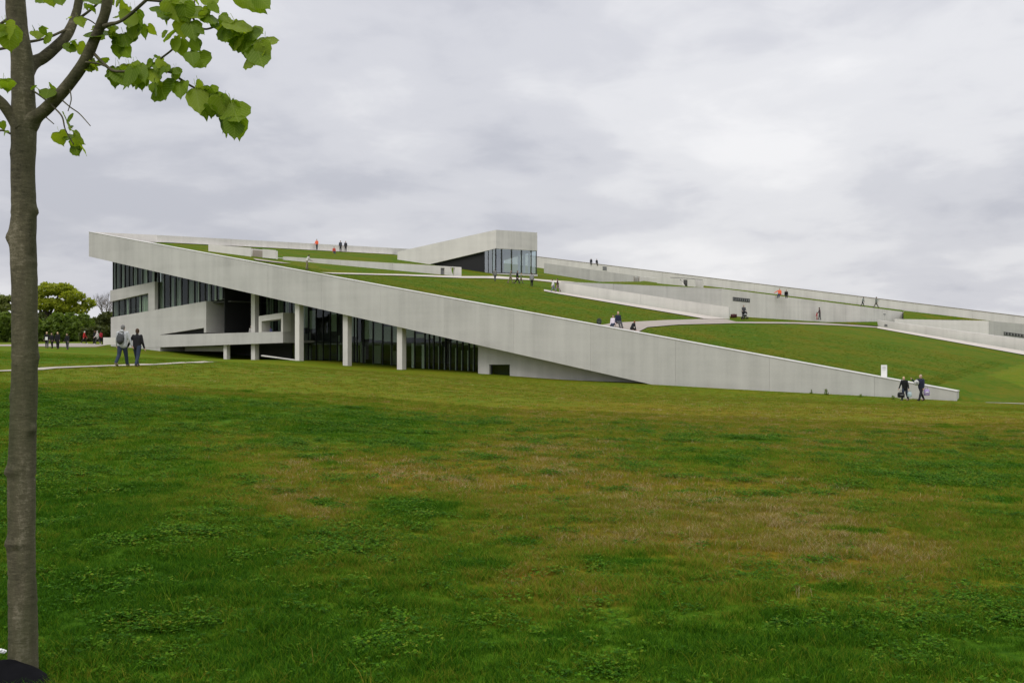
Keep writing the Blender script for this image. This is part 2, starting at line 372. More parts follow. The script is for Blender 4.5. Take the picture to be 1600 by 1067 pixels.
def back(u, dz=0.0, off=0.0):
    q = bk0 + bkd * u; nrm = np.array([bkd[1], -bkd[0], 0]); nrm /= np.linalg.norm(nrm); q = q + nrm * off
    return np.array([q[0], q[1], q[2] + dz])
nrm_bk = np.array([bkd[1], -bkd[0], 0]); nrm_bk /= np.linalg.norm(nrm_bk)
def inner(a, h=0.0): q = P0 + UV * a + Vh * TP; return np.array([q[0], q[1], roof_z(q[0], q[1]) + h])
def on_roof(x, y, h=0.0): return np.array([x, y, roof_z(x, y) + h])
def roof_at(p, h=0.0): return on_roof(p[0], p[1], h)
bkL, bkR = back(-.06), back(1.12)
sheet('roof_lawn', [inner(.09, -.04), inner(.5, -.04), inner(.972, -.04), ab(.972, 1.2, -.04), roof_at(bkR, -.04), roof_at(bkL, -.04), roof_at(far_ridge, -.04)] + [p + np.array([0, 0, -.04]) for p in RIDGE_FOOT[::-1]],
      ROOF_LAWN, 'sloping mown grass covering the museum roof behind the long front parapet', 'lawn')
def end_bank():                                  # the roof grass runs out into the meadow
    v = []; f = []; nb, na = 30, 6
    for i in range(nb + 1):
        for j in range(na + 1):
            b = .0165 + 1.25 * (i / nb) ** 1.5
            a = (.968, .986, 1.0005, 1.0035, 1.02, 1.05, 1.093)[j]
            if i == 0 and a > 1.002: b = -.002
            q = P0 + UV * a + VV * b; g = gz(q[0], q[1]); w = (j / na); w = w * w * (3 - 2 * w)
            z = (roof_z(q[0], q[1]) - .035) * (1 - w) + (g - .03) * w
            if i == 0 and a > 1.002: z = g - .05
            v.append(W((q[0], q[1], z)))
    for i in range(nb):
        for j in range(na): k = i * (na + 1) + j; f.append((k, k + 1, k + na + 2, k + na + 1))
    o = mesh_obj('grass_bank', v, f, ROOF_LAWN, smooth=True, fix=True)
    if sum(p.normal.z for p in o.data.polygons) < 0: o.data.flip_normals()
    return tag(o, 'grass bank where the low end of the roof runs into the meadow', 'lawn', kind='structure')
end_bank()
# upper terrace behind the retaining walls
Fa, Fb, Fc = pt(877, 440, 128.5), pt(1128, 451, 124.5), pt(1410, 487, 163.0)
up = np.array([0, 0, 1.0])
sheet('upper_terrace', [Fa - up * .05, Fb - up * .12, Fc - up * .12, back(.80, -1.45, .3), back(.5, -1.5, .3), back(.28, -1.75, .3), pt(1000, 440, 165)],
      ROOF_LAWN, 'thin grass terrace above the tall retaining wall on the roof', 'lawn')
sheet('lower_terrace', [Fc + np.array([.3, .3, -.1]), pt(1412, 499, 155.5), pt(1500, 499.5, 168.5), back(.95, -1.35, .3), back(.80, -1.5, .3)],
      ROOF_LAWN, 'small triangle of grass past the end of the tall retaining wall', 'lawn')
sheet('grass_strip', [pt(1283, 503.2, 142.4), pt(1330, 503, 149.2), pt(1371, 502.5, 155.6), pt(1372, 508.4, 150.6), s1(1330, 506.6, .05)], ROOF_LAWN, 'narrow wedge of grass at the foot of the retaining wall', 'lawn')
def path_sheet(name, pts, label, mat=PAVE): return sheet(name, pts, mat, label, 'path')
path_sheet('roof_path', [s1(x, y, .03) for x, y in [(918, 508), (960, 504), (1040, 500), (1110, 498), (1136, 499), (1150, 502.5), (1240, 503.2), (1285, 504.5), (1371, 509.8),
                                                   (1372, 512), (1310, 508.3), (1240, 505.6), (1150, 504.8), (1060, 507), (1012, 511), (998, 518), (985, 522)]],
           'pinkish paved path crossing the roof lawn below the retaining wall')
path_sheet('verge_strip', [s1(850, 452, .05), s1(873, 456.2, .05), s1(1138, 498.3, .05), s1(1100, 497.5, .05), s1(872, 458.8, .05), s1(850, 454.5, .05)],
           'pale kerb strip along the foot of the long roof wall', KERB)
path_sheet('kerb_strip', [s1(1371, 510, .05), s1(1600, 548.3, .05), s1(1760, 576, .05), s1(1760, 583, .05), s1(1600, 554, .05), s1(1371, 512.6, .05)],
           'pale kerb strip along the foot of the low wall at right', KERB)
path_sheet('court_paving', [s1(1138, 494, .03), pt(1150, 502.4, 124.3), pt(1128, 500, 124.3), pt(1000, 475, 126), pt(880, 455, 128)], 'paving of the sunken court between two roof walls')
path_sheet('pavilion_path', [s1(x, y, .05) for x, y in [(500, 425.5), (633, 428.5), (722, 431.5), (780, 431.5), (900, 440.5), (878, 442.5), (838, 438), (760, 434.5), (722, 434.2), (633, 430.6), (520, 427.5)]],
           'pale path passing in front of the glass pavilion', KERB)
path_sheet('ridge_walk', [p + up * .03 for p in RIDGE_FOOT] + [p + rid_p for p, rid_p in zip(RIDGE_FOOT[::-1], [np.array([-.9, .35, .03])] * 4)],
           'narrow paved walk along the foot of the ridge parapet', CONC_L)
path_sheet('stair_landing', [s1(395, 403.5, .04), s1(455, 411.5, .04), s1(440, 411, .04), s1(400, 406.3, .04)], 'small paved landing beside the first stair wall on the roof', PAVE)

# ------------------------------------------------------------------ the museum
museum = empty('museum_building', W(st(30, 5, gz(*st(30, 5, 0)[:2]))), 'long pale concrete museum with a sloping grass roof, columns and dark glazing', 'museum')
def part(mb, name, mat, parent=None, smooth=False): return mb.build(name, mat, parent or museum, smooth)
# front fascia in cast panels, with the joints left open
cuts = [0.0]
while cuts[-1] < S_END - 9: cuts.append(cuts[-1] + 7.6)
cuts.append(S_END)
for i in range(len(cuts) - 1):
    a, b = cuts[i] + (.006 if i else 0), cuts[i + 1] - .006
    def low(s): return max(zbot(s), min(ztop(s) - .5, gz(*st(s, 0, 0)[:2]) - .7)) if s > 50 else zbot(s)
    mb = MB().prism([st(a, 0, low(a)), st(b, 0, low(b)), st(b, 0, ztop(b) - .002), st(a, 0, ztop(a) - .002)], Vh * TP)
    part(mb, 'fascia_panel', CONC)
mb = MB().prism([st(0, .003, zbot(0) + .02), st(S_END - .02, .3, -6), st(S_END - .02, .3, ztop(S_END) - .08), st(0, .3, ztop(0) - .08)], Vh * .4)
# coping line
part(MB().prism([st(-.01, -.03, ztop(0)), st(S_END + .03, -.03, ztop(S_END)), st(S_END + .03, -.03, ztop(S_END) + .05), st(-.01, -.03, ztop(0) + .05)], Vh * (TP + .1)), 'coping', CONC)
# soffit and roof mass
pf = lambda s, t: st(s, t, zbot(s) + .22)
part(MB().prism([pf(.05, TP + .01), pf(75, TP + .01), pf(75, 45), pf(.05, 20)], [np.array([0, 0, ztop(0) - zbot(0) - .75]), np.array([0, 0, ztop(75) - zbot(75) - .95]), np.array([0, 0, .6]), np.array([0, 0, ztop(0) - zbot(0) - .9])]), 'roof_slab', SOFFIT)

# ridge parapet (upper edge of the roof)
def wall_line(name, tops, drop, thick, mat, label, cat='wall', parent=None, group=None, joints=0, ends=None):
    """wall following plan points (3-D tops); thickness goes away from the viewer"""
    mb = MB(); tops = [np.array(p) for p in tops]; dr = drop if isinstance(drop, (list, tuple)) else [drop] * len(tops)
    n = len(tops); off = []
    for i in range(n):
        d = tops[min(i + 1, n - 1)] - tops[max(i - 1, 0)]; nn = np.array([-d[1], d[0], 0]); nn /= np.linalg.norm(nn)
        if nn[1] < 0: nn = -nn
        off.append(nn * thick)
    for i in range(n - 1):
        k = 1
        if joints:
            k = max(1, int(np.linalg.norm(tops[i + 1] - tops[i]) / joints))
        for j in range(k):
            u0, u1 = j / k, (j + 1) / k
            A = tops[i] * (1 - u0) + tops[i + 1] * u0; B = tops[i] * (1 - u1) + tops[i + 1] * u1
            dA = dr[i] * (1 - u0) + dr[i + 1] * u0; dB = dr[i] * (1 - u1) + dr[i + 1] * u1
            oA = off[i] * (1 - u0) + off[i + 1] * u0; oB = off[i] * (1 - u1) + off[i + 1] * u1
            if joints and j < k - 1: B = B - (B - A) / np.linalg.norm(B - A) * .02
            mb.prism([A - up * dA, B - up * dB, B, A], [oA, oB, oB, oA])
    o = mb.build(name, mat, parent)
    if label: tag(o, label, cat, group, 'thing')
    return o
def top_over(foot, px, py):                      # lift a foot point's sight column to the pixel height of the top
    D = foot[1]; return np.array([foot[0], D, (CY - py) / F_ * D])
ridge_off = np.array([-.9, .35, 0])
rp = [P0 + UV * .004 + Vh * .4]
for (fx, ty) in ((255, 367.3), (440, 377.5), (640, 388.7)):
    f = s1(fx, {255: 379, 440: 388.3, 640: 399}[fx]) + ridge_off; rp.append(np.array([f[0], f[1], (CY - ty) / F_ * f[1]]))
e = rp[-1] + (rp[-1] - rp[-2]) * .5; rp.append(e)
rp[0] = np.array([P0[0] + .6, P0[1] + .4, ztop(0) + .04])
wall_line('ridge_parapet', rp, [1.0, 2.2, 2.6, 2.6, 2.6], .5, CONC_L, 'long low concrete parapet along the upper left ridge of the roof', 'wall', joints=9)
# back parapet
wall_line('back_parapet', [back(-.1), back(0), back(1.12)], [3.5, 3.5, 3.5], .6, CONC_L, 'long concrete parapet along the far edge of the roof against the sky', 'wall', joints=9)
part(MB().prism([back(-.1, .002, .05), back(1.12, .002, .05), back(1.12, .10, .05), back(-.1, .10, .05)], nrm_bk * -.75), 'back_coping', PAVE, museum)

# --- roof walls
wall_line('long_roof_wall', [pt(873.5, 440.5, 127.6), pt(1139, 480, 118.6)], [2.2, 2.6], .45, CONC_L, 'long low pale wall beside the path in the middle of the roof', 'wall', joints=7.5)
def wall_with_coping(name, tops, drop, thick, mat, label):
    o = wall_line(name, tops, drop, thick, mat, label, 'wall', joints=6.5)
    return o
rw = wall_with_coping('retaining_wall', [Fb, Fc], [5.2, 3.2], .5, CONC_L, 'tall pale retaining wall with a ribbon window on the roof')
wall_line('court_wall', [Fa, Fb + np.array([-.02, .02, 0])], [2.5, 5.2], .5, CONC, 'shaded wall of the sunken roof court, meeting the tall retaining wall', 'wall', joints=6.5)  # same folded wall as the retaining wall; darker concrete paints its shade
wall_line('low_roof_wall', [pt(1371.5, 500, 152.), pt(1600, 530, 137.5), pt(1760, 552, 127)], [2.0, 2.6, 2.6], .45, CONC_L, 'low pale wall running off the right edge of the picture', 'wall', joints=7.5)
Ha, Hb, Hc = pt(1398, 498.3, 153.2), pt(1545, 501.3, 146.), pt(1626, 508.5, 160.)
wall_line('lower_court_wall', [Ha, Hb], [2.0, 4.5], .45, CONC_L, 'low wall of the second sunken court behind the right-hand wall', 'wall', joints=7)
hw = wall_line('lower_retaining_wall', [Hb + np.array([.03, .03, 0]), Hc], [4.5, 4.5], .45, CONC, 'shaded retaining wall with a ribbon window at the right edge', 'wall', joints=7)  # shade on this leg of the wall is put in by darker concrete
cw0, cw1 = pt(850, 411, 188.), pt(995, 431, 177.6)
wall_line('wedge_wall', [cw0, cw1], [2.4, 2.6], .5, CONC, 'wedge shaped wall on the grass right of the glass pavilion', 'wall', joints=8)
wall_line('far_stair_wall', [pt(1000, 432, 176), pt(1027, 434.5, 172)], [3.0, 3.0], .4, CONC_L, 'short far wall between two stair openings on the roof')
# stair boxes: walls with a sloping dark stair opening
def stair_wall(name, pA, pB, drop, thick, label, openings=(), mat=CONC_L, top_gap=True):
    """a double wall (trench) with openings cut at given fractions: (u0,u1,kind)"""
    pA, pB = np.array(pA), np.array(pB); d = pB - pA; L = np.linalg.norm(d[:2])
    nn = np.array([-d[1], d[0], 0]) / L; nn = nn if nn[1] > 0 else -nn
    root = tag(empty(name, W((pA + pB) / 2 - up * drop), label, 'wall'), kind='thing')
    q = lambda u: pA + d * u
    cuts = [0.0]
    for u0, u1, kind in openings: cuts += [u0, u1]
    cuts.append(1.0)
    for k in range(0, len(cuts), 2):
        A, B = q(cuts[k]), q(cuts[k + 1])
        nseg = max(1, int(np.linalg.norm(B - A) / 7))
        for j in range(nseg):
            a_, b_ = A + (B - A) * (j / nseg), A + (B - A) * ((j + 1) / nseg)
            if j < nseg - 1: b_ = b_ - d / L * .02
            MB().prism([a_ - up * drop, b_ - up * drop, b_, a_], nn * .35).build('wall_panel', mat, root)
    for u0, u1, kind in openings:
        A, B = q(u0), q(u1)
        if kind == 'stair':                      # triangular opening beside a raking flight
            MB().prism([A - up * drop, B - up * drop, A - up * .15], nn * .3).build('stair_cheek', mat, root)
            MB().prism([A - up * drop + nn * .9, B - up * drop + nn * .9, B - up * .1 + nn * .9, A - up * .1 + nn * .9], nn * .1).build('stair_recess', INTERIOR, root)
            MB().prism([A - up * .12, B - up * .12, B, A], nn * .3).build('lintel', mat, root)
        elif kind == 'vent':
            MB().prism([A - up * drop, B - up * drop, B - up * (drop - .02), A - up * (drop - .02)], nn * .3).build('sill', mat, root)
            MB().prism([A - up * drop + nn * .2, B - up * drop + nn * .2, B + nn * .2 - up * .25, A + nn * .2 - up * .25], nn * .1).build('grille', plain('grey_steel', (.22, .22, .22), .5, .6), root)
            MB().prism([A - up * .25, B - up * .25, B, A], nn * .3).build('lintel', mat, root)
        elif kind == 'recess':
            MB().prism([A - up * drop + nn * 1.2, B - up * drop + nn * 1.2, B + nn * 1.2 - up * .1, A + nn * 1.2 - up * .1], nn * .1).build('recess_wall', PAVE, root)
    # back wall of the trench
    MB().prism([pA - up * drop + nn * thick, pB - up * drop + nn * thick, pB + nn * thick + up * .05, pA + nn * thick + up * .05], nn * .3).build('rear_panel', mat, root)
    # raised rail
    MB().prism([q(.1) + nn * (thick + .3), q(.97) + nn * (thick + .3), q(.97) + nn * (thick + .3) + up * .12, q(.1) + nn * (thick + .3) + up * .12], nn * .08).build('rail', DARK_METAL, root)
    return root
def base_top(px, ft, tp): f = s1(px, ft); return np.array([f[0], f[1], (CY - tp) / F_ * f[1]])
stair_wall('stair_wall', base_top(325.5, 392, 381.5), base_top(431, 405.5, 391), 1.0, 1.6, 'short stair wall with a notch on the left of the roof', [(.63, .80, 'recess')])
stair_wall('stair_wall', pt(444, 401, 117.), pt(721, 417.5, 134.), 1.7, 2.2, 'longest stair wall on the roof, left of the glass pavilion', [(.868, .893, 'vent'), (.928, .958, 'stair')])
stair_wall('stair_wall', pt(1027, 433, 166.), pt(1085, 437, 160.), 2.0, 2.0, 'small stair wall with a dark opening in front of the far parapet', [(.62, .82, 'stair')])
# small openings seen at a distance
def niche(px0, px1, py0, py1, D0, D1, mat, name, parent, label=None, tilt=0.0):
    A, B = pt(px0, py1, D0), pt(px1, py1 + tilt, D1); C_, D_ = pt(px1, py0 + tilt, D1), pt(px0, py0, D0)
    d = B - A; nn = np.array([-d[1], d[0], 0]); nn /= np.linalg.norm(nn); nn = nn if nn[1] > 0 else -nn
    return MB().prism([A, B, C_, D_], nn * .25).build(name, mat, parent)
def door_frame(px0, px1, py0, py1, D, parent):
    niche(px0, px1, py0, py1, D, D - .4, plain('steel_door', (.33, .32, .29), .6), 'door', parent)
df = empty('stair_doorway', W(pt(995, 444, 174)), 'small door at the end of the wedge shaped wall', 'door'); df['kind'] = 'thing'
niche(990.3, 991.6, 431.5, 446, 174, 174, PAVE, 'jamb', df); niche(998, 999.3, 431.8, 446, 174, 174, PAVE, 'jamb', df)
niche(991.6, 998, 434, 446, 174.6, 174.6, plain('steel_door', (.33, .32, .29), .6), 'door_leaf', df)
# ribbon windows set into the retaining walls
def ribbon_window(px0, py0, px1, py1, h, wall_a, wall_b, nbars, label):
    """window on the plan line wall_a-wall_b, from pixel (px0,py0) to (px1,py1)"""
    d = wall_b - wall_a; nn = np.array([-d[1], d[0], 0]); nn /= np.linalg.norm(nn); nn = nn if nn[1] > 0 else -nn
    def hit(px, py): r = ray(px, py); return r * ((wall_a @ nn) / (r @ nn)) - nn * .03
    A, B = hit(px0, py0), hit(px1, py1)
    root = tag(empty('ribbon_window', W((A + B) / 2), label, 'window'), kind='thing')
    MB().prism([A - up * h, B - up * h, B, A], nn * .02).build('reveal', BLACK_CLAD, root)
    e = .07
    MB().prism([A - nn * .03 - up * .05, B - nn * .03 - up * .05, B - nn * .03, A - nn * .03], nn * .028).build('frame', plain('grey_steel', (.22, .22, .22), .5, .6), root)
    for i in range(nbars):
        u0, u1 = (i + .12) / nbars, (i + .62) / nbars
        a_, b_ = A + (B - A) * u0 - nn * .02, A + (B - A) * u1 - nn * .02
        MB().prism([a_ - up * (h - .08), b_ - up * (h - .08), b_ - up * .09, a_ - up * .09], nn * .018).build('pane', plain('grey_pane', (.16, .165, .16), .25, 0, .1), root)
    return root
ribbon_window(1145, 464, 1171.5, 466.8, .48, Fb, Fc, 8, 'narrow ribbon window high in the tall retaining wall')
ribbon_window(1568.5, 518.2, 1606, 523.0, .5, Hb + np.array([.03, .03, 0]), Hc, 8, 'narrow ribbon window in the shaded wall at the right edge')
def wall_plate(px, py, w, h, wall_a, wall_b, label, mat):
    d = wall_b - wall_a; nn = np.array([-d[1], d[0], 0]); nn /= np.linalg.norm(nn); nn = nn if nn[1] > 0 else -nn; dh = d / np.linalg.norm(d)
    r = ray(px, py); q = r * ((wall_a @ nn) / (r @ nn)) - nn * .05
    o = MB().prism([q - dh * w / 2, q + dh * w / 2, q + dh * w / 2 + up * h, q - dh * w / 2 + up * h], nn * .045).build('wall_fitting', mat)  # plain grey plate used for a box, a fitting and a vent
    return tag(o, label, 'lamp')
GREY_ST = plain('grey_steel', (.22, .22, .22), .5, .6)
wall_plate(1384.5, 510, .45, .32, pt(1371.5, 500, 152.), pt(1600, 530, 137.5), 'small grey box on the left end of the low right-hand wall', GREY_ST)
wall_plate(1382, 491.5, .7, .12, Fb, Fc, 'thin grey fitting near the right end of the tall retaining wall', GREY_ST)
bp_a, bp_b = back(0), back(1)
wall_plate(945, 422.5, .95, .8, bp_a, bp_b, 'grey vent in the far parapet below the two seated visitors', GREY_ST)

# --- glass pavilion on the roof
A_, B_, C_ = pt(621, 407, 160.), pt(775, 428, 155.4), pt(839.5, 430, 169.0)
D_ = A_ + (C_ - B_)
pav = empty('roof_pavilion', W(B_), 'glass cornered roof pavilion under a wedge shaped concrete roof', 'pavilion')
def zat(p, py): return np.array([p[0], p[1], (CY - py) / F_ * p[1]])
tA, tB, tC = zat(A_, 393.3), zat(B_, 359.2), zat(C_, 363.5); lA, lB, lC = zat(A_, 425), zat(B_, 388.3), zat(C_, 391.8)
tD, lD = np.array([D_[0], D_[1], tA[2] + .3]), np.array([D_[0], D_[1], lA[2]])
mv = [W(p) for p in (tA, tB, tC, tD, lA, lB, lC, lD)]
mesh_obj('roof_band', mv, [(0, 1, 2, 3), (4, 7, 6, 5), (0, 4, 5, 1), (1, 5, 6, 2), (2, 6, 7, 3), (3, 7, 4, 0)], CONC_L, pav, fix=True)
# the corner return visible at the far right of the end face
dBC = (C_ - B_) / np.linalg.norm(C_ - B_); dAB = (B_ - A_); dAB[2] = 0; dAB /= np.linalg.norm(dAB)
inset = lambda p, k=.25: p + np.array([-.25 * dAB[0], -.25 * dAB[1], 0]) 
lower_on = lambda px: (388.3 + (411 - 388.3) * (775 - px) / (775 - 682))
def on_line(P_, Q_, px):                          # plan point on line P-Q seen at column px
    r = ray(px, 0)[:2]; d = (Q_ - P_)[:2]; M_ = np.array([[r[0], -d[0]], [r[1], -d[1]]]); k = np.linalg.solve(M_, P_[:2]); return P_ + (Q_ - P_) * k[1]
nAB = np.array([-dAB[1], dAB[0], 0]); nAB = nAB if nAB[1] > 0 else -nAB
nBC = np.array([-dBC[1], dBC[0], 0]); nBC = nBC if nBC[0] < 0 else -nBC
def pane_px(P_, Q_, x0, x1, yt, yb, nn, dep, mat, name, th=.05):
    a_, b_ = on_line(P_, Q_, x0) + nn * dep, on_line(P_, Q_, x1) + nn * dep
    za = lambda p, y: np.array([p[0], p[1], (CY - y) / F_ * p[1]])
    return MB().prism([za(a_, yb(x0)), za(b_, yb(x1)), za(b_, yt(x1)), za(a_, yt(x0))], nn * th).build(name, mat, pav)
yl = lambda x: lower_on(x) - 1.5
ybL = lambda x: 426 + (x - 756) * .06
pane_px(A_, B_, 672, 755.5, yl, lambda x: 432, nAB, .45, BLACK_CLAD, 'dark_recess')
for x0, x1 in ((757, 762), (763, 768.6), (769.6, 774.4)): pane_px(A_, B_, x0, x1, yl, ybL, nAB, .18, GLASS_SKY, 'pane')
for x in (756.2, 762.5, 769.1, 774.8): pane_px(A_, B_, x - .45, x + .45, yl, ybL, nAB, .10, DARK_METAL, 'mullion')
ytR = lambda x: 388 + (x - 775) * .055 - 1.2; ybR = lambda x: 426.6 + (x - 775) * .03
xr = [775.4, 785.3, 800.8, 816.2, 831.2, 839.3]
for x0, x1 in zip(xr[:-1], xr[1:]): pane_px(B_, C_, x0 + .5, x1 - .5, ytR, ybR, nBC, .18, GLASS_SKY, 'pane')
for x in xr: pane_px(B_, C_, x - .5, x + .5, ytR, ybR, nBC, .10, DARK_METAL, 'mullion')
pane_px(B_, C_, 775.2, 839.4, lambda x: ybR(x) - .8, lambda x: ybR(x) + .2, nBC, .06, DARK_METAL, 'bottom_rail')
pane_px(B_, C_, 774.6, 839.6, lambda x: ybR(x) + .3, lambda x: ybR(x) + 5, nBC, -.05, CONC_L, 'plinth', .5)
pane_px(A_, B_, 742, 774.8, lambda x: ybL(x) + .3, lambda x: ybL(x) + 6, nAB, -.05, CONC_L, 'plinth', .5)
for x, w_ in ((779, 2.5), (818, 3.2), (822.5, 2.0), (826, 3.0), (834, 2.5)): pane_px(B_, C_, x, x + w_, lambda x: ytR(x) + 2, ybR, nBC, 1.0, BLIND, 'curtain')
core = [B_ + nAB * 4 - dAB * 2, C_ - dAB * 5 - dBC * 2, D_ + dAB * 2, A_ + nAB * 3 + dAB * 4]
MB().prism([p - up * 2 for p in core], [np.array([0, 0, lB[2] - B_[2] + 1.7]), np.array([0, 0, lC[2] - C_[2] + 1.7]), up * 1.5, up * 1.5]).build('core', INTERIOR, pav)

# --- front building under the roof
T_B = 2.0
def face(name, poly, t, depth, mat, parent=None):
    return MB().prism([fp(x, y, t) for x, y in poly], Vh * depth).build(name, mat, parent or museum)
face('window_surround', [(172, 454), (241.5, 440), (241.5, 484.8), (231.5, 486.6), (231.5, 458), (172, 471.3)], T_B, .9, CONC)
face('block_wall', [(173, 496), (322, 470.5), (322, 519.8), (318.5, 519.9), (318.5, 512), (250, 523), (250, 552), (173, 552)], T_B, 6.2, CONC)
face('terrace_parapet', [(222, 543.5), (248, 523.4), (442, 518), (442, 535.5)], T_B - .03, .4, CONC)
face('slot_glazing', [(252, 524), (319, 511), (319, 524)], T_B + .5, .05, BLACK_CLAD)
bx = s_of(fp(442, 500, T_B)); zb_ = fp(442, 535.5, T_B)[2]; zt_ = fp(442, 488.5, T_B)[2]
face('bay_frame', [(404, 494), (442, 488.5), (442, 518.2), (439, 518.3), (439, 498), (408.5, 502), (408.5, 519), (404, 519.2)], T_B - .03, 1.2, CONC_L)
part(MB().prism([st(bx - .4, T_B + .37, zb_), st(bx, T_B + .37, zb_), st(bx, T_B + .37, zt_), st(bx - .4, T_B + .37, zt_)], Vh * 2.4), 'bay_side', CONC)
sB0, sB1 = s_of(fp(235, 540, T_B)), bx
part(MB().prism([st(sB0, T_B + .4, zb_ - .35), st(sB1 - .4, T_B + .4, zb_ - .0), st(sB1 - .4, T_B + .4, zb_ + .25), st(sB0, T_B + .4, zb_ - .1)], Vh * 6), 'terrace_floor', CONC)
part(MB().prism([st(sB0 + 3, 4.5, zb_ - 1.0), st(sB0 + 10, 4.5, zb_ - 1.0), st(sB0 + 10, 4.5, zb_ - .4), st(sB0 + 3, 4.5, zb_ - .4)], Vh * .5), 'floor_beam', CONC_L)
# pier and columns, square on plan and aligned with the facade
def column(px, t, w, py_bot, name='column', top=None):
    p = fp(px, py_bot, t); s0 = s_of(p); zg = gz(p[0], p[1]) - .4
    zt = (lambda s: zbot(s) + .4) if top is None else (lambda s: top)
    MB().prism([st(s0 - w, t, zg), st(s0, t, zg), st(s0, t, zt(s0)), st(s0 - w, t, zt(s0 - w))], Vh * w).build(name, CONC_L, museum)
column(398.2, 2.6, .60, 556); column(467.6, .6, .62, 563); column(543.0, .6, .62, 571); column(628.2, .6, .62, 577)
column(354, 2.4, .5, 562, 'terrace_pier', top=zb_ + .05)
# lower concrete wall at right with a small window
sW0, sW1 = s_of(fp(747, 580, 1.5)), s_of(fp(1040, 600, 1.5))
w0, w1 = s_of(fp(764.5, 575, 1.5)), s_of(fp(796.5, 575, 1.5))
zwt0, zwt1 = fp(764.5, 569.5, 1.5)[2], fp(796.5, 569.5, 1.5)[2]; zw = -4.5
for a, b, za, zb2, tops in ((sW0, w0, zw, zw, None), (w1, sW1, zw - 1, zw - 1, None), (w0, w1, zwt0, zwt1, None)):
    part(MB().prism([st(a, 1.5, za), st(b, 1.5, zb2), st(b, 1.5, zbot(b) + .4), st(a, 1.5, zbot(a) + .4)], Vh * .5), 'lower_wall', CONC)
lw = part(MB().prism([st(w0, 1.75, zw), st(w1, 1.75, zw), st(w1, 1.75, zwt1 + .05), st(w0, 1.75, zwt0 + .05)], Vh * .05), 'small_window', GLASS)
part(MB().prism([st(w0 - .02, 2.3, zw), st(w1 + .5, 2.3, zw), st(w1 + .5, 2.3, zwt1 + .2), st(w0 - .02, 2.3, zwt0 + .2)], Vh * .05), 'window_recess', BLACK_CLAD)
for u in (0.04, .96):
    sx = w0 + (w1 - w0) * u; MB().prism([st(sx - .06, 1.7, zw), st(sx + .06, 1.7, zw), st(sx + .06, 1.7, zwt1), st(sx - .06, 1.7, zwt1)], Vh * .12).build('frame', DARK_METAL, lw)
# glazing
def curtain(t, xs, yb, ytop=None, seed=1, infill='mixed', mullion=.09, label=None, transom=None):
    rnd = random.Random(seed)
    s_list = [s_of(fp(x, 540, t)) for x in xs]
    root = empty('glass_wall', W(st(s_list[0], t, 0)), parent=museum)
    zb = [fp(x, yb(x), t)[2] for x in xs]
    zt = [(zbot(s) + .22) if ytop is None else fp(x, ytop(x), t)[2] for s, x in zip(s_list, xs)]
    for i in range(len(xs) - 1):
        a, b = s_list[i] + mullion / 2, s_list[i + 1] - mullion / 2
        if zt[i] - zb[i] < .15: continue
        MB().prism([st(a, t, zb[i]), st(b, t, zb[i + 1]), st(b, t, zt[i + 1]), st(a, t, zt[i])], Vh * .03).build('pane', GLASS, root)
        H = min(zt[i] - zb[i], zt[i + 1] - zb[i + 1])
        def strip(u0, u1, v0, v1, mat, dt=.14):
            sa, sb = a + (b - a) * u0, a + (b - a) * u1
            q0 = zb[i] + (zb[i + 1] - zb[i]) * u0; q1 = zb[i] + (zb[i + 1] - zb[i]) * u1
            MB().prism([st(sa, t + dt, q0 + v0 * H), st(sb, t + dt, q1 + v0 * H), st(sb, t + dt, q1 + v1 * H), st(sa, t + dt, q0 + v1 * H)], Vh * .05).build('blind', mat, root)
        if infill == 'mixed':
            r = rnd.random()
            u = rnd.uniform(-.1, .35)
            while u < .9 and r < .85:
                w_ = rnd.choice([.10, .14, .3, .45])
                if rnd.random() < .75: strip(max(0, u), min(1, u + w_), 0, rnd.choice([.78, .84, .84, .9, .97]), rnd.choice([BLIND, BLIND_LIGHT_G, BLIND_LIGHT_G, BLIND_D]), rnd.choice([.07, .07, .3]))
                u += w_ + rnd.choice([.04, .08, .25])
        elif infill == 'fins':
            strip(.62, .98, 0, rnd.uniform(.62, .72), BLIND, .12)
            if rnd.random() < .8: strip(.05, .95, rnd.uniform(.72, .78), rnd.uniform(.82, .90), BLIND, .08)  # pale band imitates ceiling light and sky reflection above the fins
        elif infill == 'hall':
            if rnd.random() < .85: strip(.03, .97, .56, rnd.uniform(.74, .95), rnd.choice([BLIND, BLIND, BLIND_LIGHT_G]), .08)  # pale upper panel stands in for lit ceilings and reflected sky
            if rnd.random() < .45: strip(.1, .9, .02, rnd.uniform(.3, .5), BLIND_D, 1.4)
            if rnd.random() < .3: strip(.2, .5, .02, .5, BLIND_LIGHT_G, .9)
    for i, x in enumerate(xs):
        s0 = s_list[i]
        if zt[i] - zb[i] < .15: continue
        MB().prism([st(s0 - mullion / 2, t - .08, zb[i]), st(s0 + mullion / 2, t - .08, zb[i]), st(s0 + mullion / 2, t - .08, zt[i]), st(s0 - mullion / 2, t - .08, zt[i])], Vh * .16).build('mullion', DARK_METAL, root)
    return root
ln = lambda x0, y0, x1, y1: (lambda x: y0 + (y1 - y0) * (x - x0) / (x1 - x0))
TG = 2.45
curtain(TG, [177, 181.5, 189, 195.5, 202, 208, 215, 223, 231, 242], ln(172, 455, 241.5, 441), seed=3)
curtain(TG, [177, 186, 195, 204, 212, 221, 232], ln(173, 497, 322, 471.5), ytop=ln(172, 470, 231.5, 457), seed=5)
curtain(TG + .1, [243, 248, 257, 266, 275, 284, 294, 304, 312, 321, 330, 339, 349], ln(173, 497, 322, 471.5), seed=8)
T_H = 7.0
curtain(T_H, [350, 362, 372, 381], ln(350, 472, 390, 472), seed=2, infill='mixed')
